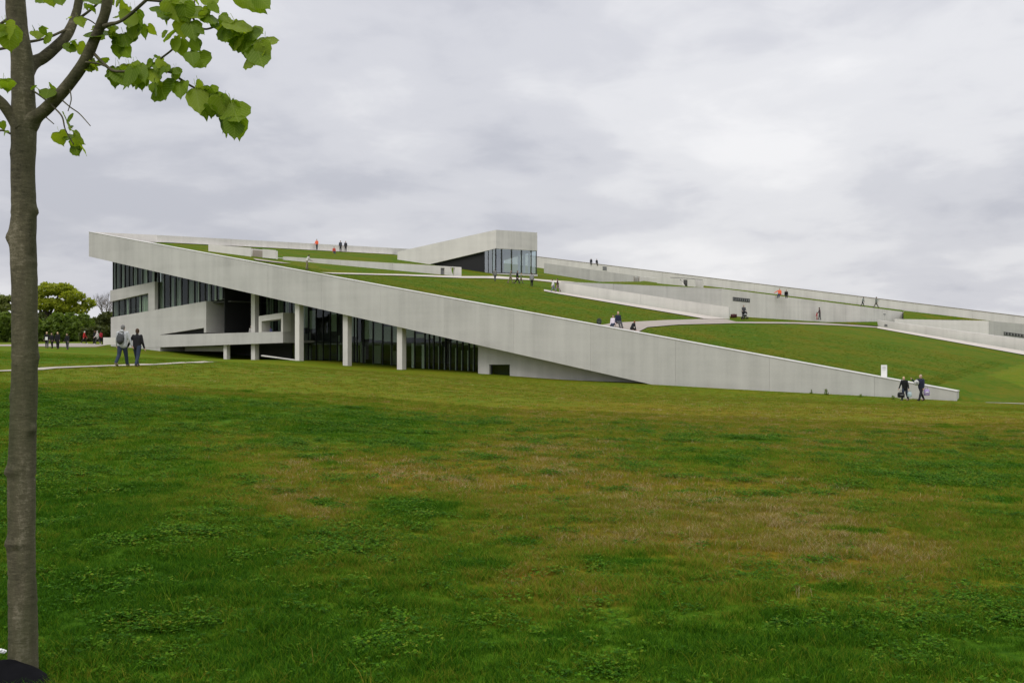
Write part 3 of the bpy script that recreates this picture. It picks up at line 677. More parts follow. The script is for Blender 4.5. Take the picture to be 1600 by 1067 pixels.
curtain(T_H, [372, 384, 396, 408, 420, 432, 444, 456], ln(372, 520, 460, 515), seed=12, infill='mixed')
curtain(T_H, [456, 470, 482, 494, 505, 516, 527, 538, 548], lambda x: 575, seed=21, infill='hall')
curtain(T_H - 1.0, [548, 553.5, 558, 568, 583, 598, 612, 622], lambda x: 584, seed=25, infill='hall')
curtain(4.5, [622, 632, 648, 664, 671, 678, 687, 696, 704, 714, 723, 733, 741, 749], lambda x: 592, seed=31, infill='fins')
# interior masses that close the view through the glass
z0 = -6.0
def core_box(s0, s1_, t0, t1, name, mat, zlow=z0):
    part(MB().prism([st(s0, t0, zlow), st(s1_, t0, zlow), st(s1_, t0, zbot(s1_) + .3), st(s0, t0, zbot(s0) + .3)], Vh * (t1 - t0)), name, mat)
sL = s_of(fp(178, 450, TG)); sM = s_of(fp(349, 470, TG))
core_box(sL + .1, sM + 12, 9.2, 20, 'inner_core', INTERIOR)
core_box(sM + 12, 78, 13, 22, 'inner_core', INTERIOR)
part(MB().prism([st(sL - .1, TG + .1, -1), st(sL - .1, 9.2, -1), st(sL - .1, 9.2, zbot(sL) + .2), st(sL - .1, TG + .1, zbot(sL) + .2)], Uh * .12), 'added_end_wall', CONC)  # unseen wall added to keep side light out of the rooms
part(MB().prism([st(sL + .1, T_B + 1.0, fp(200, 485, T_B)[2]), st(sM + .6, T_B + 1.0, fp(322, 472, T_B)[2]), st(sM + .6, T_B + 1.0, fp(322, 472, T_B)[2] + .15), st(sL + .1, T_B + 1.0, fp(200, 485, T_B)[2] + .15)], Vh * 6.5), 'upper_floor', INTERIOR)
part(MB().prism([st(sM, TG + .1, zb_), st(sM, 9, zb_), st(sM, 9, zbot(sM) + .3), st(sM, TG + .1, zbot(sM) + .3)], Uh * .1), 'return_glazing', BLACK_CLAD)
zf = fp(560, 535, T_H)[2]
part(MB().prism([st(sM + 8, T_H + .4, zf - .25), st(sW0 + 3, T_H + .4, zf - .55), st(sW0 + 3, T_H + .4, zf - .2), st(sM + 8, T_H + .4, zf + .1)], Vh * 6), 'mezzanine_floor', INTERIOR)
# low kerb wall under the terrace
tag(MB().prism([fp(408, 556.5, 1.6), fp(462, 563.5, 1.6), fp(462, 562, 1.6), fp(408, 554.6, 1.6)], Vh * .3).build('kerb_wall', CONC_L), 'low sloping kerb under the terrace beside the first column', 'kerb', kind='thing')
# low white wall by the left end
tag(MB().prism([pt(161, 538.5, 118), pt(181, 538.5, 118), pt(181, 527.3, 118), pt(161, 527.3, 118)], np.array([.3, .6, 0])).build('low_wall', CONC_L), 'low pale wall at the left foot of the museum', 'wall', kind='thing')

# ------------------------------------------------------------------ people
SKIN = plain('skin', (.52, .33, .25), .6, 0, .04); EYE_M = plain('eye_dark', (.03, .025, .02), .3)
LIP = plain('lip', (.38, .16, .14), .6)
def cloth(c): return plain('cloth_%03d_%03d_%03d' % tuple(int(x * 999) for x in c), c, .9, 0, .14, 22)
BLACK_C, NAVY, DENIM, GREYC, DGREY = (.012, .012, .014), (.018, .022, .045), (.026, .036, .062), (.42, .43, .44), (.06, .062, .065)
WHITEC, REDC, ORANGEC, KHAKI = (.72, .72, .71), (.50, .03, .03), (.72, .12, .05), (.20, .17, .11)
BROWN_H, BLOND, GREY_H, WHITE_H, DARK_H = (.06, .035, .02), (.45, .33, .16), (.16, .155, .15), (.55, .53, .50), (.02, .016, .013)
def caps(mb, a, b, r0, r1, seg=10):
    mb.tube([a, Vector(a).lerp(Vector(b), .5), b], [r0, (r0 + r1) / 2, r1], seg); mb.ball(a, r0, seg=seg, rings=6); mb.ball(b, r1, seg=seg, rings=6)
def remeshed(mb, voxel, smooth=2):
    me = bpy.data.meshes.new('tmp'); me.from_pydata([tuple(v) for v in mb.v], [], mb.f); me.update()
    bm = bmesh.new(); bm.from_mesh(me); bmesh.ops.recalc_face_normals(bm, faces=bm.faces); bm.to_mesh(me); bm.free()
    o = bpy.data.objects.new('tmp', me); COL.objects.link(o)
    m = o.modifiers.new('r', 'REMESH'); m.mode = 'VOXEL'; m.voxel_size = voxel
    sm = o.modifiers.new('s', 'SMOOTH'); sm.iterations = smooth; sm.factor = .5
    dg = bpy.context.evaluated_depsgraph_get(); ev = o.evaluated_get(dg)
    out = bpy.data.meshes.new_from_object(ev, depsgraph=dg)
    bpy.data.objects.remove(o); bpy.data.meshes.remove(me)
    v = [x.co.copy() for x in out.vertices]; f = [list(p.vertices) for p in out.polygons]
    bpy.data.meshes.remove(out); return v, f
def local_child(name, v, f, mat, parent):
    me = bpy.data.meshes.new(name); me.from_pydata([tuple(x) for x in v], [], f); me.materials.append(mat); me.update()
    me.polygons.foreach_set('use_smooth', [True] * len(me.polygons))
    o = bpy.data.objects.new(name, me); COL.objects.link(o); o.parent = parent; return o
def person(loc, yaw, h, label, top=GREYC, legs=DENIM, hair=BROWN_H, shoes=DGREY, stepL=(0, 0), stepR=(0, 0), armL=(5, 8, 10), armR=(5, 8, 10),
           lean=3, sit=None, detail=False, long_hair=False, hood=False, group=None, coat=0.0, stout=1.0, nod=0.0):
    """feet at loc; yaw 0 faces away from the viewer. step = (thigh forward, knee bend); arm = (swing forward, out, elbow bend), degrees."""
    vx = (.0125 if detail else .022) * 1.0
    S = lambda x, y, z: Vector((x * h, y * h, z * h))
    hipz = .515 if sit is None else sit
    rot = lambda ang, L: Vector((0, math.sin(R(ang)) * L, -math.cos(R(ang)) * L)) * h
    legsJ = []
    for sx, (th, kn) in ((-1, stepL), (1, stepR)):
        hp = S(sx * .050, 0, hipz); k = hp + rot(th, .238) + S(sx * .004, 0, 0); a = k + rot(th - kn, .238); legsJ.append((hp, k, a, th - kn))
    drop = min(a.z for _, _, a, _ in legsJ) - .042 * h
    dz = Vector((0, 0, -drop)) if sit is None else Vector((0, 0, 0))
    legsJ = [(a + dz, b + dz, c + dz, q) for a, b, c, q in legsJ]
    pel = S(0, 0, hipz + .01) + dz; sp = R(lean)
    T = lambda x, y, z: pel + Vector((x * h, (y * math.cos(sp) + z * math.sin(sp)) * h, (z * math.cos(sp) - y * math.sin(sp)) * h))
    chest, neck, head = T(0, 0, .20), T(0, -.004, .315), T(0, .018 + nod * .02, .405 - nod * .012)
    arms = []
    for sx, (sw, ab_, el) in ((-1, armL), (1, armR)):
        sh = T(sx * .100 * stout, 0, .285); d = Vector((sx * math.sin(R(ab_)), math.sin(R(sw)) * math.cos(R(ab_)), -math.cos(R(sw)) * math.cos(R(ab_)))) * .172 * h
        elb = sh + d; d2 = Vector((sx * math.sin(R(ab_)) * (.8 if el < 60 else .1), math.sin(R(sw + el)) * math.cos(R(ab_)), -math.cos(R(sw + el)) * math.cos(R(ab_)))).normalized() * .150 * h
        wr = elb + d2; arms.append((sh, elb, wr, d2.normalized()))
    # one continuous body
    B = MB(); caps(B, tuple(pel), tuple(chest), .058 * h, .058 * h); caps(B, tuple(chest), tuple(neck), .056 * h, .031 * h); caps(B, tuple(neck), tuple(head), .031 * h, .034 * h)
    B.ball(head, .043 * h, .051 * h, .064 * h, 14, 10); B.ball(head + Vector((0, .018 * h, -.028 * h)), .032 * h, .034 * h, .034 * h, 10, 8)
    for hp, k, a, q in legsJ: caps(B, hp, k, .055 * h, .036 * h); caps(B, k, a, .034 * h, .024 * h); caps(B, a, a + Vector((0, .085 * h, -.018 * h)), .022 * h, .018 * h)
    for sh, e, w, d in arms: caps(B, sh, e, .030 * h, .024 * h); caps(B, e, w, .023 * h, .018 * h); caps(B, w, w + d * .040 * h, .017 * h, .021 * h)
    v, f = remeshed(B, vx * h / 1.7)
    fm = [0] * len(f)
    X = MB()                                            # features and fingers
    def addx(mi): 
        fm.extend([mi] * (len(X.f) - addx.n)); addx.n = len(X.f)
    addx.n = 0
    hy = Vector((0, h, 0))
    X.ball(head + Vector((0, .053, -.008)) * h, .008 * h, .012 * h, .014 * h, 6, 4)
    for sx in (-1, 1): X.ball(head + Vector((sx * .044, 0, -.004)) * h, .006 * h, .011 * h, .017 * h, 6, 4)
    for sh, e, w, d in arms:
        side = Vector((0, 1, 0)) - d * d.y; side = side.normalized() if side.length > .1 else Vector((1, 0, 0)); base = w + d * .050 * h; nrm = d.cross(side)
        for i, L in enumerate((.034, .041, .038, .029)):
            o_ = side * (.014 - i * .0094) * h; m_ = base + o_ + d * L * .55 * h + nrm * .004 * h; X.tube([base + o_ - d * .012 * h, m_, m_ + (d * .8 + nrm * .5).normalized() * L * .5 * h], [.0055 * h, .005 * h, .0038 * h], 5)
        t0 = w + d * .018 * h + side * .014 * h; X.tube([t0, t0 + (side * .7 + d * .7) * .024 * h, t0 + (side * .45 + d) * .040 * h], [.0065 * h, .0058 * h, .0045 * h], 5)
    addx(0)
    for sx in (-1, 1): X.ball(head + Vector((sx * .018, .045, .004)) * h, .0055 * h, .004 * h, .004 * h, 6, 4)
    addx(1)
    X.ball(head + Vector((0, .047, -.031)) * h, .013 * h, .005 * h, .004 * h, 6, 4); addx(2)
    off = len(v); v = v + list(X.v); f = f + [[i + off for i in q] for q in X.f]
    me = bpy.data.meshes.new('person'); me.from_pydata([tuple(x) for x in v], [], f)
    for m in (SKIN, EYE_M, LIP): me.materials.append(m)
    me.polygons.foreach_set('material_index', fm); me.polygons.foreach_set('use_smooth', [True] * len(f)); me.update()
    body = bpy.data.objects.new('person', me); COL.objects.link(body)
    body.location = W(loc); body.rotation_euler = (0, 0, R(yaw)); tag(body, label, 'person', group)
    # jacket
    J = MB(); so = stout
    for sx in (-1, 1):
        caps(J, T(sx * .042 * so, 0, -.015 - coat), T(sx * .045 * so, 0, .10), .066 * h * so, .062 * h * so); caps(J, T(sx * .045 * so, 0, .10), T(sx * .058 * so, 0, .235), .062 * h * so, .060 * h)
    caps(J, T(0, 0, -.01 - coat), T(0, 0, .25), .068 * h * so, .066 * h)
    caps(J, T(-.085 * so, 0, .272), T(.085 * so, 0, .272), .040 * h, .040 * h); caps(J, T(0, -.01, .27), T(0, -.006, .325), .050 * h, .037 * h)
    if hood: J.ball(T(0, -.045, .325), .052 * h, .035 * h, .035 * h)
    for sh, e, w, d in arms: caps(J, sh, e, .041 * h, .034 * h); caps(J, e, w - d * .004 * h, .033 * h, .026 * h)
    v, f = remeshed(J, vx * h / 1.7); local_child('jacket', v, f, cloth(top), body)
    J = MB()
    for hp, k, a, q in legsJ: caps(J, hp + Vector((0, 0, .02 * h)), k, .066 * h, .046 * h); caps(J, k, a + Vector((0, 0, .012 * h)), .045 * h, .036 * h)
    caps(J, pel + Vector((-.03 * h, 0, .0)), pel + Vector((.03 * h, 0, 0)), .066 * h, .066 * h)
    v, f = remeshed(J, vx * h / 1.7); local_child('trousers', v, f, cloth(legs), body)
    for hp, k, a, q in legsJ:
        J = MB(); fd = Vector((0, math.cos(R(min(40, max(-40, q * .6)))), math.sin(R(min(40, max(-40, q * .6))))))
        caps(J, a + Vector((0, -.012 * h, -.012 * h)), a + fd * .085 * h + Vector((0, 0, -.02 * h)), .028 * h, .022 * h)
        local_child('shoe', J.v, J.f, cloth(shoes), body)
    J = MB(); J.ball(head + Vector((0, -.012, .016)) * h, .048 * h, .052 * h, .060 * h, 14, 10); J.ball(head + Vector((0, -.024, -.015)) * h, .044 * h, .038 * h, .045 * h, 12, 8)
    if long_hair: J.ball(head + Vector((0, -.035, -.045)) * h, .046 * h, .028 * h, .062 * h, 12, 8)
    local_child('hair', J.v, J.f, cloth(hair), body)
    body['_hands'] = [list(body.matrix_basis @ (w + d * .06 * h)) for sh, e, w, d in arms]
    return body
def hands(b):
    m = Matrix.Translation(b.location) @ Matrix.Rotation(b.rotation_euler.z, 4, 'Z')
    return None

def on_ground(px, D): q = gpt(px, D); q[2] = gz2(q[0], q[1]); return q
WALK_A, WALK_B = (24, 6), (-16, 22)
# couple on the gravel path at left, seen from behind, hand in hand
cp1 = on_ground(191, 41.0); cp2 = on_ground(214, 41.2)
p = person(cp1, -6, 1.74, 'person in pale grey jacket and jeans with grey hair walking away on the gravel path', GREYC, DENIM, GREY_H, KHAKI, (-14, 24), (18, 4), (6, 14, 20), (4, 20, 8), 3, detail=True, hood=True, stout=1.12)
p = person(cp2, -4, 1.60, 'person in black jumper and jeans walking hand in hand with the grey jacketed walker', BLACK_C, DENIM, BROWN_H, DGREY, (20, 4), (-16, 14), (6, 34, 4), (4, 12, 14), 2, detail=True)
# dark backpack
def backpack(c, yaw, label):
    root = empty('backpack', c, label, 'backpack', rz=R(yaw))
    mb = MB(); ball = []
    mb.ball(Vector((0, 0, .20)), .155, .085, .23, 14, 10); local_child('bag', mb.v, mb.f, cloth(DGREY), root)
    mb = MB(); mb.ball(Vector((0, -.07, .12)), .11, .05, .10, 12, 8); local_child('pocket', mb.v, mb.f, cloth((.045, .047, .05)), root)
    for sx in (-1, 1):
        mb = MB(); mb.tube([(sx * .09, .05, .05), (sx * .14, .06, .2), (sx * .10, .05, .40), (sx * .09, .12, .48)], .018, 6); local_child('strap', mb.v, mb.f, cloth((.03, .03, .032)), root)
    return root
backpack(W(cp1) + Vector((-.02, -.20, .93)), -6, 'dark grey backpack on the back of the grey jacketed walker')
# couple with bags at the low end of the roof
cq1 = on_ground(1414, 66.6); cq2 = on_ground(1439.5, 66.8)
person(cq1, 128, 1.66, 'blond person in black jacket and jeans carrying a black bag by the low roof tip', BLACK_C, DENIM, BLOND, DGREY, (-12, 14), (16, 4), (6, 22, 6), (8, 16, 8), 8, detail=True, coat=.03, stout=1.1, nod=1)
person(cq2, 112, 1.80, 'taller person in dark navy jacket carrying a purple bag by the low roof tip', NAVY, (.02, .02, .025), (.35, .27, .2), BLACK_C, (20, 4), (-16, 12), (6, 14, 10), (55, 30, 75), 2, detail=True, stout=1.15)
def carrier_bag(c, yaw, w, h, d, col, label, name='carrier_bag', mark=None):
    root = empty(name, c, label, 'bag', rz=R(yaw))
    mb = MB(); v = []
    for z, k in ((0, .8), (.06, 1), (.6, 1.03), (1, .86)):
        for dx, dy in ((-1, -1), (0, -1.15), (1, -1), (1, 1), (0, 1.15), (-1, 1)): v.append(Vector((dx * w / 2 * k, dy * d / 2 * k, z * h - h)))
    f = [[i * 6 + j, i * 6 + (j + 1) % 6, (i + 1) * 6 + (j + 1) % 6, (i + 1) * 6 + j] for i in range(3) for j in range(6)] + [[5, 4, 3, 2, 1, 0], [18, 19, 20, 21, 22, 23]]
    local_child('bag_body', v, f, cloth(col), root)
    for sy in (-1, 1):
        mb = MB(); mb.tube([(-w * .25, sy * d * .3, -.01), (-w * .18, sy * d * .2, .10), (0, 0, .15), (w * .18, sy * d * .2, .10), (w * .25, sy * d * .3, -.01)], .009, 5); local_child('handle', mb.v, mb.f, cloth(tuple(x * .7 for x in col)), root)
    if mark:
        mb = MB(); mb.box((0, -d * .60, -h * .5), w * .62, .006, h * .26); local_child('print', mb.v, mb.f, cloth(mark), root)
    return root
bpy.context.view_layer.update()
g1 = W(cq1); g2 = W(cq2)
carrier_bag(g1 + Vector((-.30, -.12, .56)), 10, .40, .34, .20, (.014, .014, .016), 'black holdall held low by the blond person', 'holdall', (.10, .10, .105))
carrier_bag(g1 + Vector((.27, -.1, .58)), -8, .26, .32, .08, (.42, .52, .56), 'pale blue carrier bag held by the blond person')
carrier_bag(g2 + Vector((.30, -.16, .80)), 6, .36, .44, .12, (.36, .28, .50), 'purple and white carrier bag held by the taller person in navy', 'carrier_bag', (.6, .58, .66))
mb = MB(); mb.ball((0, 0, 0), .17, .12, .19, 14, 9); hb = empty('shoulder_bag', g2 + Vector((-.34, -.06, 1.22)), 'round pale bag under the arm of the taller person in navy', 'bag'); local_child('bag_body', mb.v, mb.f, cloth((.5, .5, .47)), hb)
mb = MB(); mb.ball((0, -.075, .0), .10, .06, .10, 12, 8); local_child('pocket', mb.v, mb.f, cloth((.25, .25, .25)), hb)
mb = MB(); mb.tube([(-.1, 0, .15), (.02, .02, .27), (.16, .06, .24)], .015, 6); local_child('strap', mb.v, mb.f, cloth((.12, .12, .12)), hb)
# visitors at far left
FL = [(73, 103.5, 1.70, 'visitor in black coat holding a white sheet, first of the dark group by the trees', BLACK_C, DGREY, BLOND, 200), (81, 104.5, 1.62, 'visitor in black coat behind the one with the white sheet', BLACK_C, BLACK_C, BROWN_H, 160),
      (90, 102.5, 1.74, 'blond visitor in long black coat standing in the dark group', BLACK_C, BLACK_C, BLOND, 185), (105, 102, 1.66, 'visitor in black coat standing at the right end of the dark group', BLACK_C, DGREY, BROWN_H, 170)]
for px, D, h, lab, top, legs, hr, yw in FL:
    person(on_ground(px, D), yw, h, lab, top, legs, hr, BLACK_C, (4, 2), (-6, 4), (8, 9, 25), (6, 8, 30), 2, coat=.10, group='visitors by the trees at far left', long_hair=hr is BLOND)
q = on_ground(74, 103.2); tag(MB().box(W(q) + Vector((.02, -.28, 1.02)), .24, .02, .32, .2).build('paper_sheet', WHITE), 'white sheet of paper held by a visitor in black', 'paper')
person(on_ground(131, 126), -80, 1.66, 'visitor in bright red jacket walking alone on the far path', REDC, BLACK_C, WHITE_H, WHITEC, WALK_A, WALK_B, (18, 8, 15), (-14, 8, 15), 6, coat=.03, group='visitors on the far path')
person(on_ground(147, 127), -60, 1.72, 'visitor in black standing beside a white jacketed one on the far path', BLACK_C, BLACK_C, BROWN_H, BLACK_C, (8, 4), (-6, 4), (10, 8, 40), (8, 8, 30), 3, group='visitors on the far path')
person(on_ground(152.5, 125), 80, 1.76, 'visitor in white jacket with pale hair on the far path', (.62, .60, .56), DGREY, WHITE_H, WHITEC, WALK_A, WALK_B, (14, 8, 35), (-8, 8, 25), 4, coat=.03, group='visitors on the far path')
person(on_ground(158, 127), 60, 1.62, 'visitor in dark red jacket behind the white jacketed one', (.42, .03, .05), BLACK_C, BROWN_H, BLACK_C, (6, 4), (-8, 6), (10, 8, 30), (8, 8, 30), 3, group='visitors on the far path')
# visitors on the roof
G = 'visitors walking on the roof'
def rperson(px, py, yaw, h, label, h0=.03, **kw): q = s1(px, py, h0); return person(q, yaw, h, label, group=G, **kw)
rperson(495, 390.5, 170, 1.66, 'visitor in orange red jacket by the ridge parapet', top=ORANGEC, legs=DGREY, stepL=(4, 2), stepR=(-4, 2), armL=(10, 14, 30), armR=(10, 14, 30))
rperson(532, 393, 175, 1.74, 'visitor in dark jacket, left of a pair by the ridge parapet', top=(.05, .055, .07), legs=(.03, .03, .035), hair=DARK_H)
rperson(540, 393, 190, 1.68, 'visitor in dark jacket, right of a pair by the ridge parapet', top=(.03, .03, .035), legs=(.03, .03, .035), hair=DARK_H, stepL=(10, 4), stepR=(-8, 6))
SITL = dict(stepL=(82, 55), stepR=(78, 50), sit=.13, lean=-6)
rperson(522, 395.5, 200, 1.6, 'visitor in red sitting on the grass near the ridge parapet', top=(.45, .06, .04), **SITL)
rperson(479, 421, -50, 1.62, 'dark haired visitor in pale top stooping by the longest stair wall', top=(.45, .44, .40), legs=KHAKI, hair=DARK_H, lean=24, stepL=(26, 30), stepR=(-4, 10), armL=(40, 8, 30), armR=(35, 8, 20))
rperson(773.5, 439.5, 20, 1.72, 'visitor in grey jacket in front of the glass corner of the pavilion', top=(.16, .16, .155), legs=DGREY, hair=GREY_H, stepL=WALK_B, stepR=WALK_A, stout=1.1)
rperson(797.5, 442.5, -100, 1.74, 'visitor in khaki coat below the pavilion windows', top=(.17, .16, .12), legs=KHAKI, hair=GREY_H, coat=.05, stepL=WALK_A, stepR=WALK_B)
rperson(808, 443, -110, 1.80, 'visitor in black jacket striding below the pavilion windows', top=BLACK_C, legs=BLACK_C, hair=DARK_H, stepL=WALK_B, stepR=(28, 6), coat=.03)
rperson(814, 443, -90, 1.45, 'smaller visitor in olive beside the one striding in black', top=(.15, .16, .10), legs=(.16, .14, .1), hair=BLOND, stepL=WALK_A, stepR=WALK_B)
rperson(831, 447.5, 0, 1.78, 'visitor in grey jacket and black trousers near the pavilion right corner', top=(.22, .22, .22), legs=BLACK_C, hair=BROWN_H, stout=1.1)
rperson(865, 456, 100, 1.66, 'visitor in white top stooping at the end of the long roof wall', top=WHITEC, legs=(.16, .18, .22), hair=BROWN_H, lean=14, stepL=WALK_A, stepR=WALK_B)
rperson(871.5, 456, 90, 1.74, 'visitor in dark plum coat at the end of the long roof wall', top=(.06, .03, .04), legs=(.25, .2, .19), hair=DARK_H, coat=.06, stepL=WALK_A, stepR=WALK_B)
qw = pt(1162, 500.0, 121.0); qw[2] = roof_z(qw[0], qw[1]) + .03
person(qw, 180, 1.76, 'visitor in dark jacket pushing a dark pushchair below the ribbon window', (.06, .06, .065), (.05, .05, .055), GREY_H, BLACK_C, (8, 4), (-8, 6), (28, 6, 30), (28, 6, 30), 4, group=G)
pc = empty('pushchair', W(qw) + Vector((0, -.55, 0)), 'dark pushchair with round hood in front of a visitor on the roof', 'pushchair', rz=R(8))
mb = MB()
for i in range(9):
    for j in range(11):
        th = math.pi * (i / 8) * .62; ph = math.pi * j / 10
        mb.v.append(Vector((.29 * math.cos(ph), -.1 + .30 * math.cos(th) * math.sin(ph) * .9, .62 + .34 * math.sin(th) * (.4 + .6 * math.sin(ph)))))
mb.f += [[i * 11 + j, i * 11 + j + 1, (i + 1) * 11 + j + 1, (i + 1) * 11 + j] for i in range(8) for j in range(10)]
local_child('hood', mb.v, mb.f, cloth((.03, .03, .033)), pc)
mb = MB(); mb.ball((0, 0, .48), .27, .33, .17, 12, 8); local_child('seat', mb.v, mb.f, cloth((.06, .06, .065)), pc)
mb = MB(); mb.ball((0, -.26, .60), .15, .10, .14, 10, 7); local_child('blanket', mb.v, mb.f, cloth((.30, .30, .30)), pc)
for sx in (-1, 1):
    for sy in (-.28, .25):
        mb = MB(); mb.tube([(sx * .27, sy, .15), (sx * .31, sy, .15)], .15, 14); local_child('wheel', mb.v, mb.f, cloth((.02, .02, .02)), pc)
    mb = MB(); mb.tube([(sx * .25, -.28, .15), (sx * .25, .1, .55), (sx * .25, .45, 1.0)], .016, 6); mb.tube([(sx * .25, .25, .15), (sx * .25, 0, .50)], .016, 6); local_child('frame', mb.v, mb.f, DARK_METAL, pc)
mb = MB(); mb.tube([(-.25, .45, 1.0), (.25, .45, 1.0)], .018, 6); local_child('handle', mb.v, mb.f, DARK_METAL, pc)
qb = pt(1146.5, 500, 121.6); qb[2] = roof_z(qb[0], qb[1]) + .03
bag = empty('holdall', W(qb), 'dark red holdall on the paving at the end of the long roof wall', 'bag', rz=R(-15))
mb = MB(); mb.box((0, 0, .21), .74, .34, .40); local_child('bag_body', mb.v, mb.f, cloth((.055, .018, .018)), bag)
mb = MB(); mb.box((0, 0, .425), .70, .30, .05); local_child('lid', mb.v, mb.f, cloth((.09, .03, .028)), bag)
mb = MB(); mb.tube([(-.12, 0, .44), (-.1, 0, .52), (.1, 0, .52), (.12, 0, .44)], .014, 6); local_child('handle', mb.v, mb.f, cloth((.03, .02, .02)), bag)
qd = pt(1281, 503.5, 141.2); qd[2] = roof_z(qd[0], qd[1]) + .3
person(qd, 60, 1.78, 'visitor in dark jacket and red scarf leaning on the tall retaining wall', (.07, .04, .05), (.08, .08, .085), DARK_H, BLACK_C, (10, 4), (-4, 6), (10, 8, 20), (20, 12, 40), 4, group=G)
person(qd + np.array([-.45, -.2, 0]), 90, 1.10, 'small child in red beside the visitor at the tall retaining wall', (.40, .05, .06), (.35, .06, .06), DARK_H, BLACK_C, (10, 4), (-8, 6), (10, 8, 20), (10, 8, 20), 4, group=G)
def bperson(px, t, yaw, h, label, **kw):
    q = fp(px, 500, t); q[2] = roof_z(q[0], q[1]); return person(q, yaw, h, label, group=G, **kw)
def tperson(px, py, D, yaw, h, label, **kw): return person(pt(px, py, D), yaw, h, label, group=G, **kw)
bperson(958, 1.75, 160, 1.62, 'visitor in white shirt sitting behind the front parapet', top=(.66, .60, .68), legs=DENIM, hair=DARK_H, **SITL)
bperson(965.5, 1.95, 200, 1.86, 'visitor in navy jacket sitting behind the front parapet', top=NAVY, legs=DGREY, hair=(.40, .27, .2), stepL=(82, 55), stepR=(78, 50), sit=.24, lean=2)
bperson(987, 1.7, -60, 1.50, 'visitor in black bending low behind the front parapet', top=BLACK_C, legs=BLACK_C, hair=(.22, .07, .04), stepL=(82, 55), stepR=(78, 50), sit=.10, lean=28)
rs = fp(936, 500, 1.5); rs[2] = roof_z(rs[0], rs[1]); rk = empty('rucksack', W(rs), 'dark rucksack left on the roof by the front parapet', 'bag')
mb = MB(); mb.ball((0, 0, .26), .22, .15, .29, 12, 8); local_child('bag_body', mb.v, mb.f, cloth((.03, .04, .03)), rk)
mb = MB(); mb.ball((0, -.13, .16), .15, .07, .12, 10, 7); local_child('pocket', mb.v, mb.f, cloth((.05, .06, .045)), rk)
tperson(1218, 462.8, 134, 150, 1.75, 'visitor in orange sitting on top of the tall retaining wall', top=ORANGEC, legs=DENIM, armR=(20, 60, 10), **SITL)
tperson(1228.5, 463.6, 135, 170, 1.6, 'visitor in black sitting beside the one in orange', top=BLACK_C, legs=BLACK_C, hair=DARK_H, lean=20, stepL=(82, 55), stepR=(78, 50), sit=.13)
tperson(1348, 479.0, 158, -80, 1.62, 'visitor in grey bending forward above the retaining wall', top=(.2, .22, .2), legs=(.05, .05, .055), hair=DARK_H, lean=14, stepL=(32, 20), stepR=(-24, 10))
tperson(1369, 481.0, 158, -90, 1.84, 'visitor striding with legs wide apart above the retaining wall', top=(.18, .20, .18), legs=(.10, .095, .08), hair=BROWN_H, stepL=(30, 4), stepR=(-28, 4), armL=(60, 10, 20))
tpb = lambda px: (lambda r: (lambda k: bk0 + bkd * k[1])(np.linalg.solve(np.array([[r[0], -bkd[0]], [1, -bkd[1]]]), bk0[:2])))(ray(px, 0))
for px, lab in ((923, 'dark figure sitting on the far parapet, left of two'), (931.5, 'dark figure sitting on the far parapet, right of two')):
    q = tpb(px) + nrm_bk * -.2 + up * .10; person(q - up * .12, 170 if px < 925 else 200, 1.72, lab, top=(.03, .032, .04), legs=DGREY, hair=DARK_H, lean=8, stepL=(80, 80), stepR=(78, 78), sit=.16, group=G)
# visitors on the terrace
zt = zb_ + .25
for px, t_, lab, tp_, hr in ((422.5, 4.2, 'visitor in violet shirt in the opening of the small concrete bay', (.25, .25, .55), DARK_H), (392.5, 3.4, 'white haired visitor at the terrace parapet left of the first tall column', (.5, .48, .45), WHITE_H)):
    q = fp(px, 535, t_); q[2] = zt; person(q, 170, 1.55 if px > 400 else 1.62, lab, top=tp_, legs=DGREY, hair=hr, group='visitors on the terrace')

# ------------------------------------------------------------------ sign on the parapet
q = fp(1381.5, 597, .62); s_ = s_of(q); q = st(s_, .62, ztop(s_) + .05)
sg = empty('information_sign', W(q), 'white upright information board standing on the front parapet', 'sign', rz=R(-8))
mb = MB(); mb.box((0, 0, .43), .40, .07, .86); local_child('board', mb.v, mb.f, WHITE, sg).data.polygons.foreach_set('use_smooth', [False] * 6)
for z, w_ in ((.74, .22), (.66, .26), (.61, .24), (.48, .2)):
    mb = MB(); mb.box((-.01, -.04, z), w_, .01, .022); o = local_child('text_line', mb.v, mb.f, plain('grey_print', (.42, .42, .44), .7), sg); o.data.polygons.foreach_set('use_smooth', [False] * 6)

